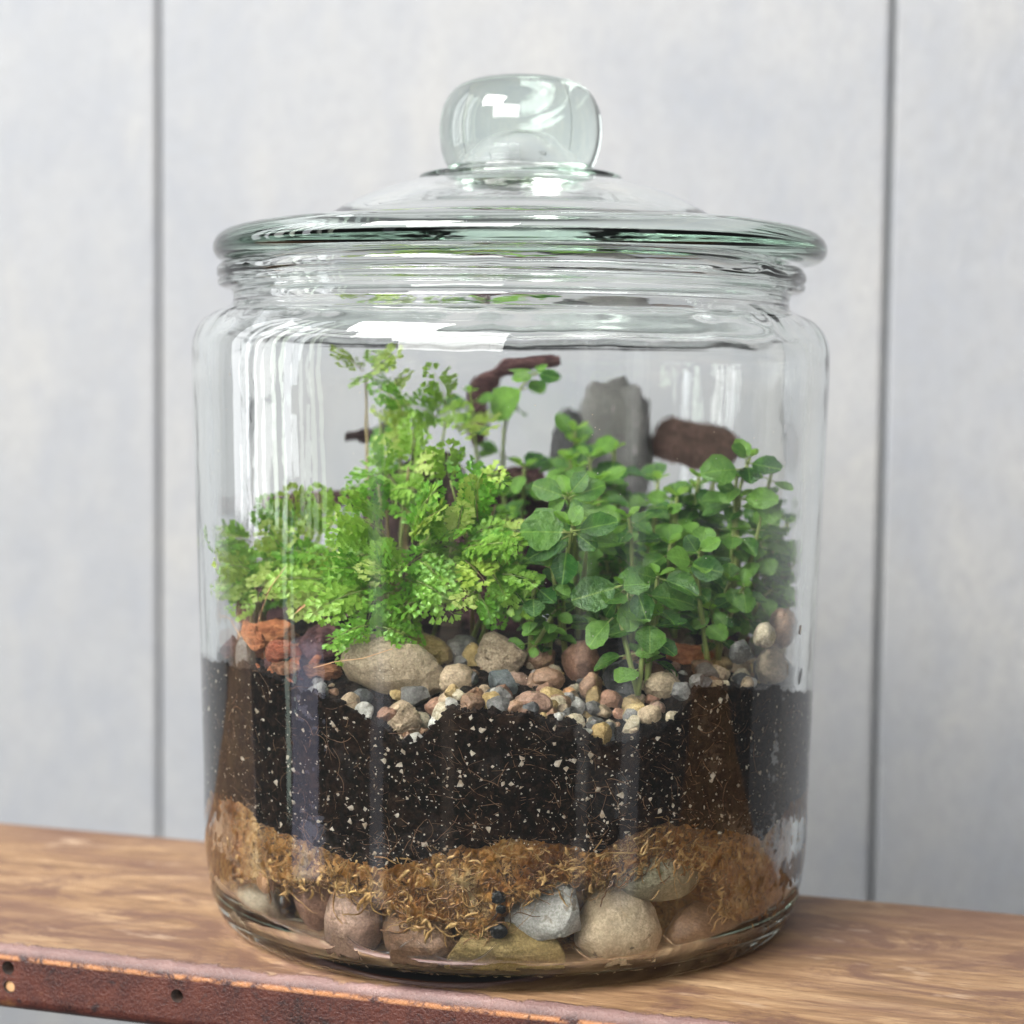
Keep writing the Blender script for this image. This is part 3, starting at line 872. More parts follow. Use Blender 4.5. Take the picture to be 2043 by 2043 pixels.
def put_stone(name, label, cat, x0, x1, y0, y1, mat, ang=0.0, deep=.8, rot=0, where='soil', back=0.0, seed=None, group=None, rough=.05, lump=.16, Y=None, sub=3, boxy=0):
    cx, cy_ = (x0 + x1) / 2, (y0 + y1) / 2
    if where == 'soil': p = on_soil(cx, cy_, .36 * (y1 - y0) * .000145)
    elif where == 'glass': p = at_cyl(cx, cy_, r_in(max(.0042, at_cyl(cx, cy_, .09).z)))
    else: p = at_y(cx, cy_, Y)
    m = mpp(p); w, h = (x1 - x0) * m, (y1 - y0) * m; dp = min(w, h) * deep
    rad = Vector((p.x, p.y, 0)); L = rad.length
    hit_glass = L > .0885
    if where == 'glass' or (where == 'soil' and hit_glass):
        # press against the inner face of the glass
        n = rad.normalized(); c = p - n * (dp * .5 - .0003 + back)
    else:
        c = p + FWD * (dp * .15 + back)
    me = stone_mesh(name, seed if seed is not None else len(bpy.data.objects) * 13 + 5, mat, ang, rough, lump, sub, boxy)
    if hit_glass or where == 'glass':
        a = theta(p); face = Matrix.Rotation(a, 4, 'Z')
    else: face = VIEW
    M = face @ Matrix.Rotation(R(rot), 4, 'Y') @ Matrix.Diagonal((w, dp, h, 1))
    me.transform(M)
    # keep it inside the glass
    press = .00062 if where == 'soil' else .00035
    rn = Vector((c.x, c.y, 0)).normalized()
    over = max(math.hypot((v.co + c).x, (v.co + c).y) - r_in(max((v.co + c).z, .0042)) for v in me.vertices)
    if over > press and where != 'glass': c = c - rn * (over - press * .8) * .92
    for v in me.vertices:
        q = v.co + c; ri = r_in(max(q.z, .0038)) + press; l = math.hypot(q.x, q.y)
        if l > ri: q.x *= ri / l; q.y *= ri / l
        if q.z < .0047: q.z = .0047
        v.co = q - c
    me.update()
    o = obj(name, me, None, c)
    tag(o, label, cat, group, 'thing'); used_labels.add(label)
    named_spots.append((c.copy(), label))
    return o


G0 = 'large stones in the bottom of the jar'
G1 = 'pebbles on top of the soil'
BASE = [
    ('tall pinkish-brown pebble pressed against the glass, left of the brown pebble in the bottom layer', 590, 706, 1650, 1838, 'pink', .15, 0, 0, .8),
    ('rounded brown pebble under the moss fringe, between the pinkish pebble and the olive slab', 704, 852, 1712, 1846, 'brown', .2, 0, 0, .8),
    ('flat olive-tan banded slab lying at the bottom front of the jar', 843, 1066, 1742, 1862, 'olive', .55, 3, 0, .6),
    ('angular whitish stone wedged above the olive slab at the bottom', 962, 1114, 1652, 1800, 'white', .9, 14, .001, .7),
    ('big smooth beige pebble at the bottom, right of the whitish angular stone', 1104, 1272, 1684, 1858, 'beige', .1, 0, 0, .75),
    ('wide grey-green oval pebble lying above the big smooth beige pebble', 1172, 1358, 1592, 1708, 'green', .12, 6, .0006, .8),
    ('dim brown stone at the bottom, right of the big smooth beige pebble', 1262, 1436, 1702, 1836, 'brown', .15, 0, .0002, .7),
    ('dark reddish stone set back at the bottom, left of the tall pinkish-brown pebble', 512, 602, 1636, 1776, 'red', .3, 0, .004, .7),
    ('pale greenish-cream pebble low at the left edge of the bottom layer', 405, 512, 1640, 1770, 'cream', .1, -18, .0008, .7),
    ('small orange round pebble beside the dark reddish stone at the bottom', 486, 527, 1630, 1684, 'orange', .1, 0, 0, .8),
    ('long yellowish pebble lying in the curve of the glass base at the left', 470, 600, 1762, 1840, 'ochre', .1, -20, .003, .6),
    ('brown pebble half hidden in moss at the right edge of the glass base', 1400, 1496, 1690, 1800, 'tan', .2, 10, .0002, .7),
]
for i, (lb, x0, x1, y0, y1, mt, ang, rot, back, deep) in enumerate(BASE):
    put_stone('base_stone', lb, 'stone', x0, x1, y0, y1, MS[mt], ang, deep, rot, 'glass', back, 100 + i, G0, .02, .12, sub=4)
for i, (lb, x, y, r) in enumerate([('upper black seed hanging beside the whitish angular stone', 940, 1691, 15), ('small middle black seed between two larger black seeds', 945, 1712, 10), ('largest black seed resting on the olive slab', 941, 1754, 17), ('black seed alone near the right edge of the glass base', 1408, 1763, 13)]):
    put_stone('black_seed', lb, 'seed', x - r, x + r, y - r * .85, y + r * .85, MS['black'], .1, .8, 0, 'glass', -.0003, 300 + i, 'black seeds against the glass', .02, .08)

TOP = [
    ('big smooth beige stone with a brown bark bit in front of it', 645, 852, 1200, 1322, 'beige', .12, 14, .8),
    ('olive-brown stone behind the big smooth beige stone', 742, 856, 1192, 1262, 'olive', .15, 8, .8),
    ('rough tan pointed rock standing highest of the front pebbles', 895, 998, 1190, 1280, 'rough', .85, 0, .8),
    ('rounded grey-tan pebble between the big beige stone and the pointed rock', 830, 898, 1250, 1312, 'tan', .2, 0, .8),
    ('dark greenish-grey wedge pebble below the bark bit', 755, 813, 1288, 1342, 'grey', .6, 20, .6),
    ('angular tan pebble sunk in the soil below the greenish-grey wedge', 733, 800, 1325, 1398, 'rough', .8, 0, .7),
    ('narrow cream pebble sunk in the soil beside the angular tan pebble', 781, 812, 1340, 1388, 'cream', .5, 20, .7),
    ('pale cream pebble speckled with soil, under the rounded grey-tan pebble', 813, 852, 1324, 1378, 'cream', .3, 0, .8),
    ('small grey-cream pebble at the soil edge, left of the angular tan pebble', 670, 706, 1322, 1356, 'white', .5, 30, .8),
    ('blue-grey angular pebble below the pointed rock', 920, 978, 1260, 1318, 'blue', .8, 10, .8),
    ('pinkish flat flake lying beside the blue-grey angular pebble', 950, 1000, 1264, 1294, 'pink', .7, 24, .6),
    ('tan-pink triangular pebble at the soil line below the pinkish flake', 968, 1042, 1302, 1348, 'pink', .45, 0, .8),
    ('cream pebble with soft corners between the tan-pink and the clear white pebbles', 1027, 1068, 1310, 1344, 'cream', .4, 0, .8),
    ('small orange pebble above the soft-cornered cream pebble', 1058, 1086, 1294, 1318, 'orange', .2, 0, .8),
    ('whitish translucent-looking pebble right of the soft-cornered cream pebble', 1066, 1102, 1312, 1348, 'white', .3, 0, .8),
    ('upright brown-grey pebble leaning on the round dark grey stone', 1090, 1134, 1266, 1322, 'brown', .5, 12, .7),
    ('tan pebble with dark pits in front of the upright brown-grey pebble', 1102, 1136, 1292, 1336, 'ochre', .4, 0, .8),
    ('red-brown oval pebble below the round dark grey stone', 1127, 1172, 1300, 1342, 'red', .2, 20, .8),
    ('round dark grey stone, largest of the pebbles under the green leaves', 1134, 1217, 1242, 1318, 'dark', .3, 0, .85),
    ('yellow angular pebble at the soil line, right of the red-brown oval', 1174, 1217, 1320, 1362, 'ochre', .6, 30, .8),
    ('tiny beige pebble with two dark pits, right of the yellow angular pebble', 1217, 1249, 1319, 1352, 'pink', .1, 0, .9),
    ('tan boulder-shaped pebble right of the round dark grey stone', 1210, 1277, 1264, 1322, 'tan', .4, 0, .8),
    ('small square tan pebble on top of the boulder-shaped pebble', 1242, 1275, 1258, 1290, 'tan', .5, 0, .8),
    ('brown-tan pebble sunk deepest in the dark soil', 1113, 1157, 1362, 1412, 'ochre', .25, 10, .8),
    ('pale pointed flake in the soil below the yellow angular pebble', 1165, 1208, 1350, 1386, 'cream', .9, -30, .5),
    ('small pale chip in dark soil right of the pale pointed flake', 1250, 1280, 1336, 1366, 'cream', .6, -30, .5),
    ('round ochre pebble behind the orange bark chip', 1318, 1360, 1202, 1248, 'ochre', .1, 0, .8),
    ('yellowish pebble touching the right end of the orange bark chip', 1330, 1378, 1238, 1272, 'ochre', .4, -10, .8),
    ('pitted grey-tan pebble below the orange bark chip', 1322, 1370, 1252, 1290, 'rough', .3, 0, .8),
    ('round tan pebble with a dark crack, right of the yellowish pebble', 1371, 1410, 1241, 1282, 'tan', .2, -20, .8),
    ('smooth yellow pebble lying near the right glass', 1404, 1449, 1204, 1240, 'ochre', .1, 10, .8),
    ('dull purple-grey stone at the soil line by the right glass', 1408, 1494, 1234, 1304, 'dark', .2, 0, .8),
    ('upright grey-tan slab standing behind the orange bark chip', 1236, 1299, 1156, 1232, 'tan', .5, 18, .5),
    ('reddish-brown block set back under the hanging leaves', 1058, 1134, 1206, 1296, 'red', .45, 0, .8),
    ('brown flat-topped stone behind the pointed rock', 983, 1048, 1213, 1270, 'brown', .6, 0, .8),
    ('slim ochre pebble on top of the round dark grey stone', 1172, 1208, 1227, 1248, 'ochre', .2, -20, .8),
    ('grey-brown flat pebble between the dark grey stone and the orange bark chip', 1194, 1244, 1242, 1284, 'brown', .3, 20, .7),
    ('blunt grey stone standing at the left glass among bark', 442, 487, 1192, 1300, 'grey', .3, 4, .7),
    ('pinkish-beige stone rising along the right glass', 1468, 1522, 1150, 1300, 'pink', .3, 8, .7),
    ('white blocky pebble below the pale grey stone by the right glass', 1443, 1494, 1188, 1232, 'white', .6, 0, .8),
    ('grey-green pebble behind the smooth yellow pebble', 1394, 1452, 1162, 1216, 'green', .3, 0, .8),
    ('pale grey stone behind the red bark by the right glass', 1416, 1476, 1112, 1186, 'white', .2, 0, .8),
    ('dim brown stone in the shade left of the reddish-brown block', 1000, 1064, 1256, 1306, 'brown', .3, 0, .8),
    ('dark shaded stone behind the olive-brown stone', 838, 905, 1196, 1252, 'grey', .2, 0, .8),
    ('yellow pebble tucked behind the left side of the pointed rock', 872, 912, 1210, 1260, 'ochre', .3, 0, .8),
]
for i, (lb, x0, x1, y0, y1, mt, ang, rot, deep) in enumerate(TOP):
    put_stone('pebble', lb, 'pebble', x0, x1, y0, y1, MS[mt], ang, deep, rot, 'soil', 0, 500 + i * 3, G1, .035 if mt != 'rough' else .07, .14, sub=4 if x1 - x0 > 60 else 3)

for i, (lb, x0, x1, y0, y1, mt, ang, rot) in enumerate([
    ('broad grey-beige stone pressed against the right glass just above the soil', 1432, 1498, 1218, 1296, 'tan', .3, 10),
    ('rounded brown stone higher up the right glass above the grey-beige one', 1456, 1516, 1146, 1222, 'brown', .2, 0),
    ('small pale stone tucked beside the rounded brown stone on the right glass', 1418, 1462, 1172, 1222, 'cream', .4, 20),
    ('grey pebble at the foot of the right-hand stems near the glass', 1372, 1424, 1206, 1252, 'grey', .4, -10)]):
    put_stone('pebble', lb, 'pebble', x0, x1, y0, y1, MS[mt], ang, .8, rot, 'glass', 0, 800 + i, G1, .05, .16, sub=4)
for i, (lb, x0, x1, y0, y1, mt, rot) in enumerate([
    ('long orange-brown bark flake slanting along the left glass', 432, 520, 1176, 1222, 'orange', 28),
    ('rust-red bark flake leaning behind the blunt grey stone', 482, 566, 1206, 1250, 'red', -18),
    ('dark bark flake lowest at the left glass', 404, 462, 1196, 1250, 'purple', 10),
    ('thin brown bark flake lying flat on the soil left of the flat brown sliver', 500, 584, 1246, 1274, 'brown', -6)]):
    put_stone('bark_chip', lb, 'bark', x0, x1, y0, y1, MB_[mt], .5, .6, rot, 'glass', .0006, 850 + i, 'bark pieces on the soil', .1, .2, sub=4)

# bark pieces on the soil
BARK = [
    ('bright orange bark chip lying among pebbles under the right-hand leaves', 1253, 1342, 1212, 1258, 'orange', .6, 5, .7),
    ('curled orange bark piece at the left under the small moss clump', 472, 562, 1158, 1250, 'orange', .55, 38, .5),
    ('dark purple-brown bark lump left of the big beige stone', 566, 672, 1172, 1252, 'purple', .5, -20, .8),
    ('flat brown bark sliver on the soil below the purple-brown lump', 572, 652, 1248, 1284, 'brown', .6, 4, .7),
    ('red-brown crumbly bark bit stuck in front of the big beige stone', 728, 797, 1252, 1308, 'red', .5, 34, .6),
    ('red-brown bark strip near the right glass', 1374, 1440, 1130, 1182, 'red', .5, -28, .6),
    ('reddish bark knob at the far right of the pebbles', 1478, 1524, 1106, 1150, 'red', .3, 0, .8),
    ('brown bark chunk against the left glass', 408, 452, 1020, 1180, 'brown', .5, 6, .5),
    ('orange-brown fibrous bark along the left glass', 412, 478, 1170, 1240, 'brown', .4, 0, .6),
    ('small orange bark bit at the soil line beside the curled orange piece', 540, 572, 1236, 1290, 'orange', .6, 20, .6),
]
for i, (lb, x0, x1, y0, y1, mt, ang, rot, deep) in enumerate(BARK):
    put_stone('bark_chip', lb, 'bark', x0, x1, y0, y1, MB_[mt], ang, deep, rot, 'soil', -.002 if i == 4 else 0, 900 + i * 5, 'bark pieces on the soil', .09, .2, sub=4)

# stones and bark standing at the back of the jar
put_stone('upright_stone', 'tall grey stone standing against the back of the jar above the leaves', 'stone', 1092, 1252, 704, 1180, MS['grey'], .0, .5, 3, 'y', 0, 177, None, .06, .26, Y=.078, sub=4, boxy=.62)
put_stone('upright_stone', 'darker rounded stone left of the tall grey stone at the back', 'stone', 1034, 1122, 780, 1180, MS['dark'], .2, .6, 0, 'y', 0, 72, None, .03, .14, Y=.066, sub=4, boxy=.6)
put_stone('bark_chip', 'broad dark bark slab standing upright behind the moss fronds', 'bark', 640, 905, 845, 1240, MB_['dark'], .5, .16, 0, 'y', 0, 73, 'bark pieces on the soil', .05, .2, Y=.030, sub=4, boxy=.6)
put_stone('bark_chip', 'dark bark slab in the middle, behind the tan stem', 'bark', 850, 1050, 880, 1240, MB_['purple'], .5, .16, -6, 'y', 0, 74, 'bark pieces on the soil', .05, .2, Y=.022, sub=4, boxy=.6)
put_stone('bark_chip', 'dark bark slab hidden in shade behind the green leaves', 'bark', 1030, 1330, 960, 1240, MB_['dark'], .5, .16, 4, 'y', 0, 75, 'bark pieces on the soil', .05, .2, Y=.030, sub=4, boxy=.6)
put_stone('bark_chip', 'low dark bark slab behind the small left moss clump', 'bark', 445, 660, 1030, 1230, MB_['purple'], .5, .2, 0, 'y', 0, 76, 'bark pieces on the soil', .05, .2, Y=.012, sub=4, boxy=.6)


def ribbon(name, label, pts, width, Y, mat, thick=.0022, cat='bark', group='bark pieces on the soil', seed=1):
    """a bent strip of bark or leaf through picture points at depth Y"""
    P = [at_y(x, y, Y + dy) for x, y, dy in pts]
    Q = []
    for i in range(len(P) - 1):
        for j in range(8):
            t = j / 8; p0 = P[max(i - 1, 0)]; p1 = P[i]; p2 = P[i + 1]; p3 = P[min(i + 2, len(P) - 1)]
            Q.append(.5 * ((2 * p1) + (p2 - p0) * t + (2 * p0 - 5 * p1 + 4 * p2 - p3) * t * t + (3 * p1 - p0 - 3 * p2 + p3) * t ** 3))
    Q.append(P[-1])
    n = len(Q); m = mpp(P[0]); sec = 10; vs = []; fs = []
    for i, q in enumerate(Q):
        t = (Q[min(i + 1, n - 1)] - Q[max(i - 1, 0)]).normalized(); s = t.cross(FWD).normalized(); d = s.cross(t)
        w = width * m * .5 * (.75 + .35 * pn(i * .21, seed)) * (1 if 1 < i < n - 2 else .7)
        for k in range(sec):
            a = 2 * math.pi * k / sec
            e = 1 + .22 * pn(i * .35, k * 1.3, seed)
            vs.append(q + (s * math.cos(a) * w + d * math.sin(a) * thick) * e)
    for i in range(n - 1):
        for k in range(sec):
            k2 = (k + 1) % sec; fs.append((i * sec + k, i * sec + k2, (i + 1) * sec + k2, (i + 1) * sec + k))
    fs.append(tuple(range(sec))[::-1]); fs.append(tuple((n - 1) * sec + k for k in range(sec)))
    c = P[0]
    mb = MB(); mb.add([v - c for v in vs], fs)
    o = obj(name, mb.mesh(name, mat), None, c); tag(o, label, cat, group); return o


put_stone('bark_strip', 'flat dark brown bark slab wedged against the back glass at the right', 'bark', 1258, 1496, 800, 884, MB_['umber'], .3, .25, -6, 'y', 0, 83, 'bark pieces on the soil', .06, .14, Y=.074, sub=4, boxy=.36)
ribbon('bark_strip', 'purple-brown bark strip pointing left above the small moss clump', [(735, 985, 0), (680, 940, 0), (600, 942, .003), (530, 952, .006), (480, 950, .008)], 50, .035, MB_['purple'], seed=5)
ribbon('bark_strip', 'short dark bark strip behind the upper moss fronds', [(780, 860, 0), (740, 812, 0), (700, 822, 0), (650, 826, 0)], 30, .038, MB_['dark'], seed=6)
ribbon('bark_strip', 'red-brown curled strip arching at the top behind the leaf cluster', [(905, 840, 0), (900, 760, 0), (935, 705, 0), (985, 674, 0), (1056, 662, 0)], 56, .062, MB_['purple'], thick=.0016, seed=8)


# ------------------------------------------------------------------ plants: leafy sprigs
def leaf_mesh(name, seed, mat, wide=.72):
    rr = random.Random(seed); mb = MB(); nu, nv = 7, 9; vs = []; fs = []
    cup = rr.uniform(.10, .22); curl = rr.uniform(-.02, .22)
    for j in range(nv):
        t = j / (nv - 1)
        w = wide * .5 * (math.sin(math.pi * t ** 1.12) ** .62) if 0 < t < 1 else 0.012
        if j == nv - 1: w = wide * .16
        for i in range(nu):
            u = -1 + 2 * i / (nu - 1)
            cren = 1 + (.05 * math.sin(j * 2.9) if abs(u) == 1 else 0)
            x = u * w * cren
            z = cup * abs(u) ** 1.4 * w * 1.7 - curl * t * t + .012 * rr.uniform(-1, 1)
            vs.append(Vector((x, .10 + .90 * t, z)))
    for j in range(nv - 1):
        for i in range(nu - 1):
            a = j * nu + i; fs.append((a, a + 1, a + nu + 1, a + nu))
    mb.add(vs, fs, 0)
    mb.tube([Vector((0, -.06, -.01)), Vector((0, .05, 0)), Vector((0, .14, .004))], [.028, .024, .018], 5, 1)
    return mb.mesh(name, [mat, M_STEM])


LEAF = [leaf_mesh('leaf', s, M_LEAF, w) for s, w in ((1, .82), (2, .74), (3, .90), (4, .70))]
YOUNG = [leaf_mesh('leaf', s, M_YOUNG, w) for s, w in ((11, .6), (12, .7))]


def place(o, root_loc, base, direction, normal, size):
    y = direction.normalized(); z = (normal - y * normal.dot(y)).normalized(); x = y.cross(z)
    o.matrix_local = Matrix.Translation(base - root_loc) @ Matrix(((x.x, y.x, z.x, 0), (x.y, y.y, z.y, 0), (x.z, y.z, z.z, 0), (0, 0, 0, 1))) @ Matrix.Scale(size, 4)


def inside(p, marg=.002):
    ri = r_in(min(max(p.z, .01), .19)) - marg; l = math.hypot(p.x, p.y)
    if l > ri: return Vector((p.x * ri / l, p.y * ri / l, p.z))
    return p


def sprig(label, path, Y, nodes, lsize, seed, extra=(), top=True, spread=1.0, root=None):
    """path: picture points from the ground to the tip; leaves in opposite pairs up the stem and a rosette at the tip"""
    rr = random.Random(seed)
    P = [inside(at_y(x, y, Y + dy)) for x, y, dy in path]
    P[0].z = min(P[0].z, soil_z(P[0].x, P[0].y) + .004) if len(path) > 1 else P[0].z
    if root is None:
        root = bpy.data.objects.new('leafy_sprig', None); COL.objects.link(root); root.location = P[0]
        tag(root, label, 'plant', 'small-leaved green sprigs in the jar'); used_labels.add(label)
    Q = []
    for i in range(len(P) - 1):
        for j in range(6):
            t = j / 6; p0 = P[max(i - 1, 0)]; p1 = P[i]; p2 = P[i + 1]; p3 = P[min(i + 2, len(P) - 1)]
            Q.append(.5 * ((2 * p1) + (p2 - p0) * t + (2 * p0 - 5 * p1 + 4 * p2 - p3) * t * t + (3 * p1 - p0 - 3 * p2 + p3) * t ** 3))
    Q.append(P[-1])
    mb = MB(); L0 = root.location.copy()
    mb.tube([q - L0 for q in Q], [.00085 - .00035 * i / len(Q) for i in range(len(Q))], 6)
    obj('stem', mb.mesh('stem', M_STEM), root)
    m = mpp(P[-1]); ph = rr.uniform(0, 3.14)
    cnt = nodes + (1 if extra else 3)
    for k in range(cnt):
        t = .12 + .88 * (k + .7) / (cnt - .1)
        q = Q[min(len(Q) - 1, int(t * (len(Q) - 1)))]
        ax = (Q[min(len(Q) - 1, int(t * (len(Q) - 1)) + 1)] - Q[max(0, int(t * (len(Q) - 1)) - 1)]).normalized()
        fx = (ax * .55 - FWD * (.75 if k == cnt - 1 else .45) + Vector((rr.uniform(-.3, .3), 0, .35))).normalized()
        e1 = fx.cross(Vector((.2, .1, 1))).normalized(); e2 = fx.cross(e1)
        for s in (0, 1):
            a = ph + k * 1.35 + s * math.pi + rr.uniform(-.4, .4)
            d = e1 * math.cos(a) + e2 * math.sin(a)
            dr = (d + fx * rr.uniform(-.05, .40) * spread + Vector((0, 0, -.10))).normalized()
            nm = (fx + Vector((rr.uniform(-.55, .25), rr.uniform(-.3, .2), rr.uniform(0, .6))))
            sz = lsize * .82 * m * rr.uniform(.78, 1.12) * (.85 + .15 * min(1, k / 2))
            tip = q + dr * sz * 1.15
            if math.hypot(tip.x, tip.y) > r_in(min(tip.z, .18)) - .001:
                dr = (dr * .6 + Vector((-q.x, -q.y, 0)).normalized() * .5 + Vector((0, 0, .4))).normalized()
            lf = obj('leaf', rr.choice(LEAF), root); place(lf, L0, q + d * .0012, dr, nm, sz)
    for bx, by, tx, ty in extra:
        p0 = at_y(bx, by, Y - .004); p1 = at_y(tx, ty, Y - .004 + rr.uniform(-.006, .003))
        p1 = inside(p1, .001); d = p1 - p0
        nm = -FWD * 1.0 + Vector((rr.uniform(-.55, .25), 0, rr.uniform(.15, .9)))
        lf = obj('leaf', rr.choice(LEAF), root); place(lf, L0, p0, d, nm, d.length * 1.02)
    if top:
        q = Q[-1]; ax = (Q[-1] - Q[-3]).normalized()
        for s in range(3):
            a = ph + s * 2.1; d = Vector((math.cos(a), math.sin(a), 0))
            dr = (d * .9 + ax * .6 - FWD * .4).normalized(); nm = (ax - d * .3 + Vector((0, -.6, .2)))
            lf = obj('leaf', rr.choice(YOUNG), root); place(lf, L0, q, dr, nm, lsize * m * rr.uniform(.34, .5))
    return root


SPRIGS = [
    ('sharp sprig with large glossy round leaves near the glass, above the reddish-brown block', [(1065, 1230, .01), (1062, 1120, .004), (1078, 992, 0)], -.062, 2, 88, 1, [(1070,1003,984,1000),(1083,1000,1160,984),(1083,1004,1122,1034),(1076,992,1092,956),(1068,1034,1060,1094),(1062,1092,1060,1128),(1068,1010,998,1052)]),
    ('sprig with a flat rosette just above the large glossy sprig', [(1090, 1200, .02), (1085, 1040, .006), (1072, 935, 0)], -.048, 2, 74, 2, [(1066,936,1006,914),(1076,936,1138,914),(1066,938,1036,966),(1076,938,1092,968),(1070,932,1056,896),(1074,930,1106,892)]),
    ('short sprig at the edge of the moss fronds, left of the large glossy sprig', [(1000, 1230, .01), (1004, 1150, .004), (1008, 1098, 0)], -.066, 2, 58, 3, ()),
    ('low front sprig with broad leaves drooping over the round dark grey stone', [(1200, 1242, 0), (1165, 1150, 0), (1178, 1108, 0)], -.070, 2, 88, 4, [(1168,1104,1078,1130),(1180,1122,1186,1188),(1150,1166,1104,1214),(1165,1104,1218,1098),(1196,1110,1214,1164),(1160,1130,1136,1160)]),
    ('second low sprig with a big round leaf, right of the drooping front sprig', [(1215, 1230, 0), (1232, 1120, 0), (1236, 1085, 0)], -.068, 1, 92, 5, [(1212,1122,1304,1128),(1236,1090,1200,1080)]),
    ('upright sprig beside the tallest right-hand sprig, with a light oval leaf', [(1330, 1200, 0), (1310, 1090, 0), (1316, 1040, 0)], -.050, 2, 70, 6, [(1290,1066,1352,1074),(1300,1058,1262,1044),(1312,1040,1350,1016),(1310,1042,1290,1012)]),
    ('tallest right-hand sprig with a thick pale stem reaching up to the bark slab', [(1368, 1190, .004), (1385, 1060, 0), (1384, 960, 0), (1408, 862, 0)], -.032, 3, 70, 7, [(1392,938,1458,942),(1392,884,1326,886),(1404,872,1462,884),(1404,860,1382,842),(1386,930,1350,912)]),
    ('sprig leaning towards the right glass with grey-green leaves', [(1440, 1130, 0), (1455, 1060, 0), (1490, 985, 0)], -.008, 3, 62, 8, ()),
    ('short sprig at the right glass low behind the leaning sprig', [(1420, 1170, 0), (1470, 1100, 0), (1505, 1065, 0)], -.012, 2, 62, 9, ()),
    ('blurred tall sprig left of the tall grey stone at the back', [(1095, 1150, 0), (1090, 950, 0), (1085, 815, 0)], .012, 3, 72, 10, ()),
    ('blurred sprig in front of the tall grey stone', [(1160, 1150, 0), (1160, 960, 0), (1158, 850, 0)], .006, 3, 72, 11, ()),
    ('blurred sprig between the tall grey stone and the bark slab', [(1230, 1150, 0), (1236, 1000, 0), (1240, 905, 0)], .000, 3, 66, 12, ()),
    ('mid sprig with dark leaves in the middle of the right-hand leaves', [(1190, 1180, 0), (1190, 1040, 0), (1184, 975, 0)], -.040, 2, 66, 13, ()),
    ('sprig with pale leaves directly under the bark slab', [(1300, 1150, 0), (1306, 990, 0), (1318, 900, 0)], -.012, 3, 70, 14, ()),
    ('shaded sprig low between the drooping front sprig and the upright light-leaved sprig', [(1270, 1190, 0), (1260, 1080, 0), (1262, 1025, 0)], -.036, 2, 66, 15, ()),
    ('topmost sprig under the shoulder of the jar with tiny round leaves', [(950, 1100, 0), (948, 930, 0), (955, 800, 0), (1008, 702, 0)], .036, 3, 56, 16, [(990,742,926,782),(1008,702,972,716),(1010,704,1052,712),(1008,700,1030,676)]),
    ('blurred sprig with bright leaves between the moss fronds and the topmost sprig', [(925, 1100, 0), (905, 900, 0), (888, 752, 0)], .030, 2, 58, 17, ()),
    ('sprig with dark leaves behind the rosette sprig', [(1130, 1180, 0), (1130, 1000, 0), (1128, 905, 0)], -.018, 3, 66, 18, ()),
    ('sprig filling the gap right of the tallest right-hand sprig', [(1395, 1160, 0), (1430, 1060, 0), (1432, 1020, 0)], -.026, 2, 60, 19, ()),
    ('small sprig with serrated leaves in the shade below the rosette sprig', [(1035, 1220, 0), (1040, 1160, 0), (1046, 1120, 0)], -.056, 1, 56, 20, ()),
    ('blurred sprig behind the fork of the moss fronds and the large glossy sprig', [(985, 1150, 0), (985, 980, 0), (990, 880, 0)], .004, 3, 64, 21, ()),
    ('blurred sprig low behind the sprig under the bark slab', [(1340, 1150, 0), (1345, 1040, 0), (1352, 965, 0)], .006, 3, 66, 22, ()),
    ('blurred sprig in front of the left end of the bark slab', [(1270, 1150, 0), (1272, 1000, 0), (1276, 935, 0)], -.022, 2, 66, 23, ()),
    ('sprig with pale leaves in front of the foot of the tall grey stone', [(1120, 1150, 0), (1118, 960, 0), (1112, 862, 0)], -.004, 2, 70, 24, ()),
    ('blurred sprig close to the right glass behind the leaning sprig', [(1440, 1140, 0), (1462, 1030, 0), (1466, 960, 0)], .014, 2, 60, 25, ()),
    ('shaded sprig behind the low front sprig with drooping leaves', [(1150, 1190, 0), (1148, 1090, 0), (1140, 1040, 0)], -.030, 2, 66, 26, ()),
    ('shaded sprig filling the middle under the mid sprig with dark leaves', [(1215, 1180, 0), (1216, 1090, 0), (1222, 1030, 0)], -.024, 3, 66, 27, ()),
    ('short sprig beside the foot of the upright light-leaved sprig', [(1350, 1190, 0), (1360, 1130, 0), (1372, 1095, 0)], -.044, 1, 58, 28, ()),
]
for lb, path, Y, nd, ls, sd, ex in SPRIGS:
    rt = sprig(lb, path, Y, nd, ls, sd, ex)
    rs = random.Random(sd * 31)
    for k in range(3 if (Y > -.045 and sd not in (16, 17)) else 1):   # side stems of the same plant
        if sd in (16, 17): break
        dx = rs.uniform(-46, 46); dz = rs.uniform(5, 95); dY = rs.uniform(-.006, .016)
        top_ = (path[-1][0] + dx, path[-1][1] + dz, dY)
        mid_ = ((path[0][0] * .4 + top_[0] * .6), (path[0][1] * .45 + top_[1] * .55), dY * .5)
        sprig(lb, [path[0], mid_, top_], Y, max(1, nd - 1), ls * .86, sd * 100 + k, root=rt)


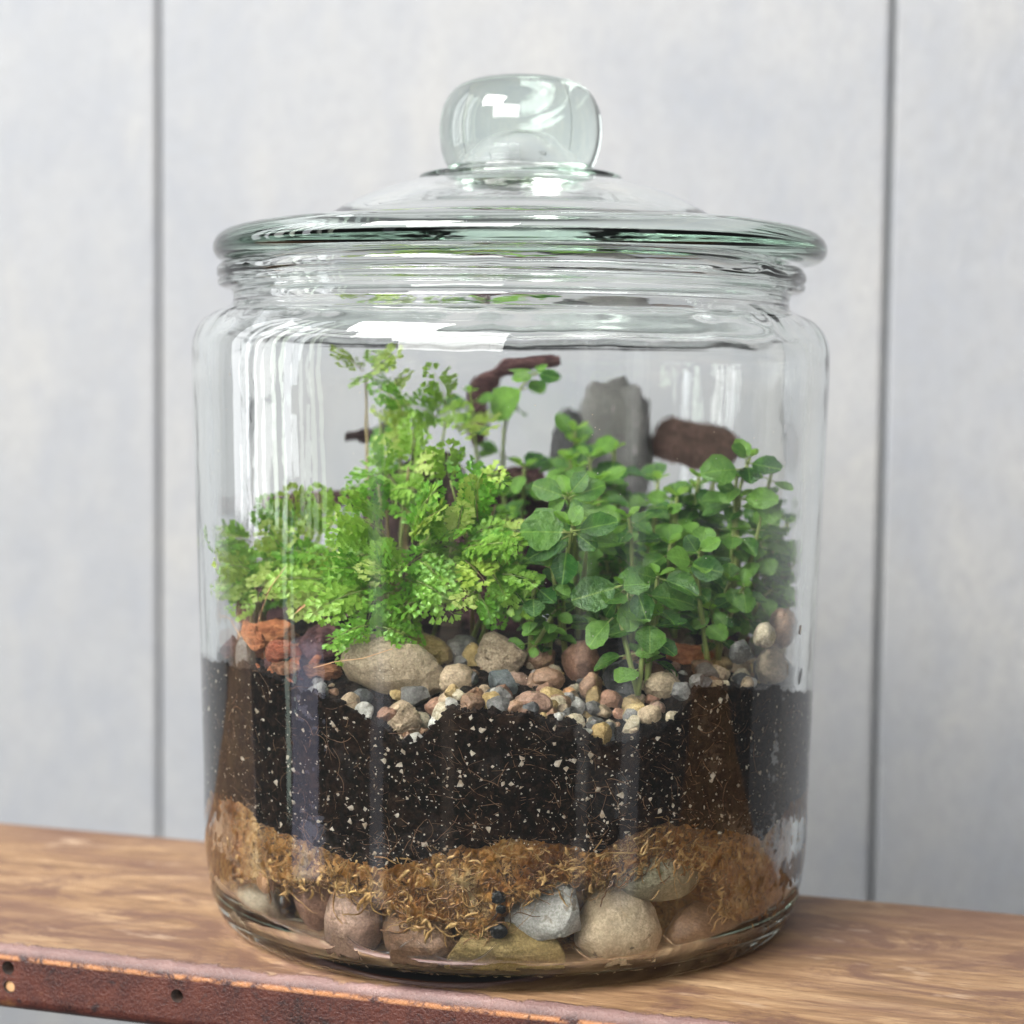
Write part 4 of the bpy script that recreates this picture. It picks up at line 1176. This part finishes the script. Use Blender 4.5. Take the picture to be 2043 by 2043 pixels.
# ------------------------------------------------------------------ plants: fern-like spike moss
def frond_mesh(name, seed, mats):
    rr = random.Random(seed); mb = MB()
    droop = rr.uniform(.15, .5); side = rr.uniform(-.15, .15)

    def sp(t): return Vector((side * t * t, t, .12 * t - droop * t * t))
    pts = [sp(k / 9) for k in range(10)]
    mb.tube(pts, [.016 - .011 * k / 9 for k in range(10)], 4, 1)

    def fan(c, d, nrm, s):
        y = d.normalized(); z = (nrm - y * nrm.dot(y)).normalized(); x = y.cross(z)
        pr = [(0, 0, 0), (-.26, .42, .05), (-.46, .72, .10), (-.30, .86, .06), (-.20, .74, .02), (-.13, 1.0, -.02), (.08, 1.02, -.02), (.16, .76, .02), (.30, .90, .06), (.46, .70, .10), (.26, .42, .05)]
        vs = [c + (x * a + y * b + z * e) * s for a, b, e in pr]
        vs.append(c + (y * .5 - z * .08) * s); n = len(pr)
        mb.add(vs, [(i, (i + 1) % n, n) for i in range(n)], 0)
    np_ = 8
    for k in range(np_):
        t = .10 + .86 * k / (np_ - 1)
        c = sp(t); ax = (sp(t + .02) - sp(t)).normalized()
        Lp = .40 * (math.sin(math.pi * min(1, .22 + .80 * t)) ** .8) + .05
        for s in (-1, 1):
            if rr.random() < .06: continue
            d = (ax * .75 + Vector((s, 0, -.1)) * .85 + Vector((0, 0, rr.uniform(-.3, .3)))).normalized()
            n = max(1, int(Lp / .125))
            for j in range(n):
                u = (j + .6) / n * Lp
                q = c + d * u + Vector((0, 0, -.5 * u * u))
                for s2 in ((-1, 1) if j < n - 1 else (0,)):
                    sd = ax * s2
                    dd = (d * (.7 if s2 else 1) + sd * .75 + Vector((rr.uniform(-.15, .15), rr.uniform(-.15, .15), rr.uniform(-.25, .15)))).normalized()
                    fan(q, dd, Vector((rr.uniform(-.4, .4), rr.uniform(-.4, .4), 1)), rr.uniform(.15, .21))
    fan(sp(1), (sp(1) - sp(.9)), Vector((0, 0, 1)), .19)
    return mb.mesh(name, mats)


FRONDS = [frond_mesh('frond', 50 + i, [M_FROND, M_STEM]) for i in range(7)]
FRONDS_O = [frond_mesh('frond', 70 + i, [M_FROND_O, M_STEMB]) for i in range(3)]


def fern(label, base, blobs, seed):
    """base: picture point + Y of the foot; blobs: (x, y, rx, ry, Y, count, length, droop) heads of fronds"""
    rr = random.Random(seed)
    L0 = at_y(base[0], base[1], base[2]); L0.z = soil_z(L0.x, L0.y) - .001
    root = bpy.data.objects.new('spike_moss', None); COL.objects.link(root); root.location = L0
    tag(root, label, 'plant', 'fern-like spike moss clumps'); used_labels.add(label)
    for (x, y, rx, ry, Y, n, ln, dr_) in blobs:
        c = inside(at_y(x, y, Y), .006); m = mpp(c)
        foot = c * .55 + L0 * .45 + Vector((rr.uniform(-.004, .004), rr.uniform(-.004, .004), 0)); foot = Vector((foot.x, foot.y, (L0.z + c.z) / 2))
        mb = MB(); A = L0 + Vector((rr.uniform(-.004, .004), rr.uniform(-.004, .004), 0))
        pts = [A.lerp(foot, k / 5) for k in range(5)] + [foot.lerp(c, k / 6) for k in range(7)]
        mb.tube([p - L0 for p in pts], [.0008 - .00004 * k for k in range(len(pts))], 5)
        obj('stem', mb.mesh('stem', M_STEMB if rr.random() < .5 else M_STEM), root)
        for i in range(n):
            a = rr.uniform(0, 2 * math.pi); q = rr.random() ** .5
            ox = math.cos(a) * q * rx; oy = math.sin(a) * q * ry
            b = c + RIGHT * (ox * m * .7) - UP * (oy * m * .7) + FWD * (rr.uniform(-.010, .012))
            b = inside(b, .004)
            out = (RIGHT * math.cos(a) * .8 - UP * math.sin(a) * .55 - FWD * rr.uniform(.1, 1.0) + Vector((0, 0, rr.uniform(-.2, .5) - dr_))).normalized()
            s = ln * m * rr.uniform(.75, 1.2)
            tip = b + out * s
            lim = r_in(min(max(tip.z, .02), .18)) - .0012; l = math.hypot(tip.x, tip.y)
            if l > lim:
                tip = Vector((tip.x * lim / l, tip.y * lim / l, tip.z - .003)); out = (tip - b)
                if out.length < s * .35: b = b - Vector((b.x, b.y, 0)).normalized() * s * .5; out = tip - b
                out.normalize()
            nm = Vector((0, 0, 1)) * .8 - FWD * .9 + Vector((rr.uniform(-.4, .4), rr.uniform(-.4, .4), rr.uniform(-.3, .3)))
            f = obj('frond', rr.choice(FRONDS if rr.random() < .8 else FRONDS_O), root)
            place(f, L0, b, out, nm, s)
    return root


fern('largest clump of bright green spike moss, fronds spilling over the big beige stone', (800, 1230, -.030), [
    (770, 1030, 90, 55, -.050, 14, 92, .1), (852, 1030, 85, 42, -.056, 14, 80, .05), (720, 1110, 60, 60, -.060, 10, 84, .4), (715, 1180, 40, 30, -.066, 6, 70, .5),
    (775, 1095, 45, 40, -.058, 7, 74, .3), (725, 1000, 45, 40, -.046, 6, 84, .2)], 1)
fern('spike moss stalk with fronds hanging beside the large glossy sprig', (900, 1230, -.030), [
    (905, 1005, 50, 42, -.052, 8, 80, .0), (925, 1075, 40, 40, -.060, 7, 76, .4), (905, 1120, 25, 22, -.062, 4, 66, .6), (935, 950, 35, 25, -.048, 4, 80, -.1), (850, 905, 55, 12, -.040, 4, 80, .0)], 2)
fern('tall thin spike moss fronds reaching up to the jar shoulder', (740, 1200, .000), [
    (716, 780, 30, 60, .004, 3, 74, -.2), (690, 705, 24, 26, .010, 3, 76, -.4), (745, 715, 30, 40, .006, 3, 61, -.4), (790, 790, 50, 40, -.002, 5, 68, -.1), (840, 800, 40, 40, -.004, 4, 80, .1), (728, 890, 40, 25, -.020, 5, 71, .0), (770, 880, 45, 25, -.024, 3, 71, .0), (722, 940, 40, 25, -.030, 3, 71, .1)], 3)
fern('small spike moss clump at the left glass above the orange bark', (490, 1160, -.020), [
    (492, 1030, 42, 30, -.024, 9, 70, .1), (488, 1076, 42, 30, -.030, 9, 72, .3), (548, 1050, 42, 38, -.030, 8, 76, .2), (562, 1005, 38, 22, -.020, 5, 72, .0)], 4)
fern('pale spike moss between the small left clump and the largest clump', (620, 1190, -.030), [
    (620, 1045, 36, 42, -.038, 7, 80, .2), (628, 1100, 36, 28, -.048, 6, 76, .4), (622, 1010, 35, 25, -.030, 5, 76, .0)], 5)

# dry leaf flake and loose fibres at the left
mb = MB(); a0 = at_y(552, 1172, -.05); pts = [at_y(x, y, -.052) for x, y in ((552, 1172), (566, 1152), (582, 1140), (598, 1128))]
vs = []; m = mpp(pts[0])
for i, p in enumerate(pts):
    w = (3, 6, 6, 3)[i] * m; s = Vector((.5, .2, .8)).normalized() * w
    vs += [p - a0 - s, p - a0 + FWD * w * .4, p - a0 + s]
mb.add(vs, [(i * 3 + k, i * 3 + k + 1, i * 3 + k + 4, i * 3 + k + 3) for i in range(3) for k in range(2)])
o = obj('dry_flake', mb.mesh('dry_flake', M_FLAKE), None, a0); tag(o, 'thin tan dry flake sticking up beside the curled orange bark', 'flake')
for lb, pts in (('long fine tan fibre leaning across the small left moss clump', [(494, 1215), (500, 1170), (520, 1110), (548, 1068)]), ('fine fibre lying from the bark sliver to the big beige stone', [(600, 1258), (640, 1246), (690, 1240), (745, 1222)]), ('curved orange fibre at the left glass', [(410, 1160), (436, 1168), (462, 1190), (480, 1230)]), ('forked orange rootlet hanging under the curled orange bark', [(525, 1205), (510, 1225), (514, 1255), (518, 1272)])):
    P = [inside(at_cyl(x, y, .088), .0012) for x, y in pts]; mb = MB(); mb.tube([p - P[0] for p in P], [.00012] * len(P), 4)
    o = obj('fibre', mb.mesh('fibre', M_FLAKE), None, P[0]); tag(o, lb, 'fibre', 'loose fibres at the left of the jar')

# ------------------------------------------------------------------ small gravel filling in between the named pebbles
cols = ['tan', 'tan', 'tan', 'brown', 'brown', 'ochre', 'grey', 'grey', 'dark', 'cream', 'red', 'white']
words_ = {'tan': 'tan', 'ochre': 'ochre', 'grey': 'mid grey', 'dark': 'blackish', 'brown': 'brown', 'cream': 'cream', 'red': 'rusty', 'white': 'off-white'}
pebs = [(c, l) for c, l in named_spots if l in used_labels and any(l == t[0] for t in TOP)]
made = 0; tries = 0
while made < 260 and tries < 2600:
    tries += 1
    x = rnd.uniform(600, 1510) if rnd.random() < .3 else rnd.uniform(840, 1500); y = np.interp(x, [600, 650, 720, 770, 850, 1100, 1300, 1500], [1290, 1310, 1345, 1380, 1320, 1345, 1290, 1265]) - abs(rnd.gauss(0, 50)) + 14
    if made > 175:
        x, y = rnd.choice(((rnd.gauss(750, 45), rnd.uniform(1345, 1412)), (rnd.gauss(1170, 60), rnd.uniform(1340, 1410)), (rnd.gauss(1375, 35), rnd.uniform(1275, 1322)), (rnd.uniform(1400, 1505), rnd.uniform(1150, 1290)), (rnd.uniform(900, 1080), rnd.uniform(1300, 1352))))
    p = on_soil(x, y); near = min(pebs, key=lambda e: (e[0] - p).length)
    short = near[1].split(',')[0]
    for w in (' at ', ' below ', ' behind ', ' between ', ' with ', ' standing ', ' lying ', ' sunk ', ' leaning ', ' set ', ' on ', ' in ', ' right ', ' touching ', ' rising ', ' by ', ' under ', ' tucked ', ' beside ', ' above ', ' left ', ' speckled '):
        short = short.split(w)[0]
    short = short.replace(' speckled', '')
    k = rnd.choice(cols); big = rnd.random() < .5
    lb = f"{'small' if big else 'tiny'} {words_[k]} gravel bit next to the {short}"
    if lb in used_labels: continue
    s = rnd.uniform(12, 24) if big else rnd.uniform(4, 11)
    put_stone('gravel_bit', lb, 'pebble', x - s, x + s, y - s * .85, y + s * .85, MS[k], rnd.uniform(.5, 1.0), .85, rnd.uniform(-40, 40), 'soil', 0, 3000 + tries, 'loose gravel on the soil', .07, .22, sub=3)
    named_spots.pop(); made += 1

# bark crumbs scattered in the left part
barks = [e for e in ((o.location.copy(), o['label']) for o in COL.objects if o.name.startswith('bark_chip') and o.location.y < .0)]
made = 0; tries = 0; bw = {'orange': 'orange', 'purple': 'purplish', 'brown': 'brown', 'red': 'rust-red', 'dark': 'blackish'}
while made < 46 and tries < 900:
    tries += 1
    x = rnd.uniform(430, 690) if rnd.random() < .7 else rnd.uniform(1240, 1480); y = rnd.uniform(1180, 1290)
    p = on_soil(x, y); near = min(barks, key=lambda e: (e[0] - p).length)
    short = near[1]
    for w in (' lying ', ' at ', ' left ', ' on ', ' stuck ', ' near ', ' against ', ' along ', ' behind ', ' in ', ' standing ', ' hidden '):
        short = short.split(w)[0]
    k = rnd.choice(list(bw)); big = rnd.random() < .5
    lb = f"{'long' if big else 'short'} {bw[k]} bark crumb beside the {short}"
    if lb in used_labels: continue
    s = rnd.uniform(16, 30) if big else rnd.uniform(8, 14)
    put_stone('bark_crumb', lb, 'bark', x - s, x + s, y - s * .4, y + s * .4, MB_[k], .6, .7, rnd.uniform(-60, 60), 'soil', 0, 5000 + tries, 'bark crumbs on the soil', .1, .2, sub=2)
    made += 1

# dust and tiny water specks on the glass
mb = MB()
for i in range(260):
    a = rnd.uniform(-1.35, 1.35); z = rnd.uniform(.02, .172); r = r_in(z) + .0001; s = rnd.choice((.00008, .0001, .00014, .0002))
    c = Vector((r * math.sin(a), -r * math.cos(a), z))
    mb.add([c + Vector(b) * s for b in ((1, 0, 0), (-1, 0, 0), (0, 1, 0), (0, -1, 0), (0, 0, 1), (0, 0, -1))], [(0, 2, 4), (2, 1, 4), (1, 3, 4), (3, 0, 4), (2, 0, 5), (1, 2, 5), (3, 1, 5), (0, 3, 5)])
o = obj('dust_speck', mb.mesh('dust_speck', M_PERL), jar); o['kind'] = 'stuff'

# thin water line left along the glass at the foot of the stones
m, nt, bs, out = newmat('water'); bs.inputs['Base Color'].default_value = (1, 1, 1, 1); bs.inputs['Roughness'].default_value = .02; bs.inputs['IOR'].default_value = 1.33; bs.inputs['Transmission Weight'].default_value = 1
mb = MB()
for pts in ([(430, 1700), (470, 1740), (520, 1768), (590, 1778)], [(655, 1752), (690, 1790), (725, 1802), (765, 1778), (790, 1762)], [(790, 1770), (830, 1806), (872, 1820), (915, 1800), (942, 1768)], [(1080, 1782), (1112, 1812), (1150, 1812), (1200, 1776), (1225, 1754)], [(1245, 1760), (1285, 1796), (1320, 1800), (1360, 1776), (1400, 1756)]):
    P = []
    for (xa, ya), (xb, yb) in zip(pts[:-1], pts[1:]):
        for k in range(5):
            q = at_cyl(xa + (xb - xa) * k / 5, ya + (yb - ya) * k / 5, .0895); P.append(on_glass(theta(q), max(q.z, .0095), -.0001))
    for _ in range(3): P = [P[0]] + [(P[i - 1] + P[i] * 2 + P[i + 1]) / 4 for i in range(1, len(P) - 1)] + [P[-1]]
    mb.tube(P, [.00026] * len(P), 6)
o = obj('water_line', mb.mesh('water_line', m)); tag(o, 'scalloped thin water lines clinging to the glass over the bottom stones', 'water', kind='stuff')
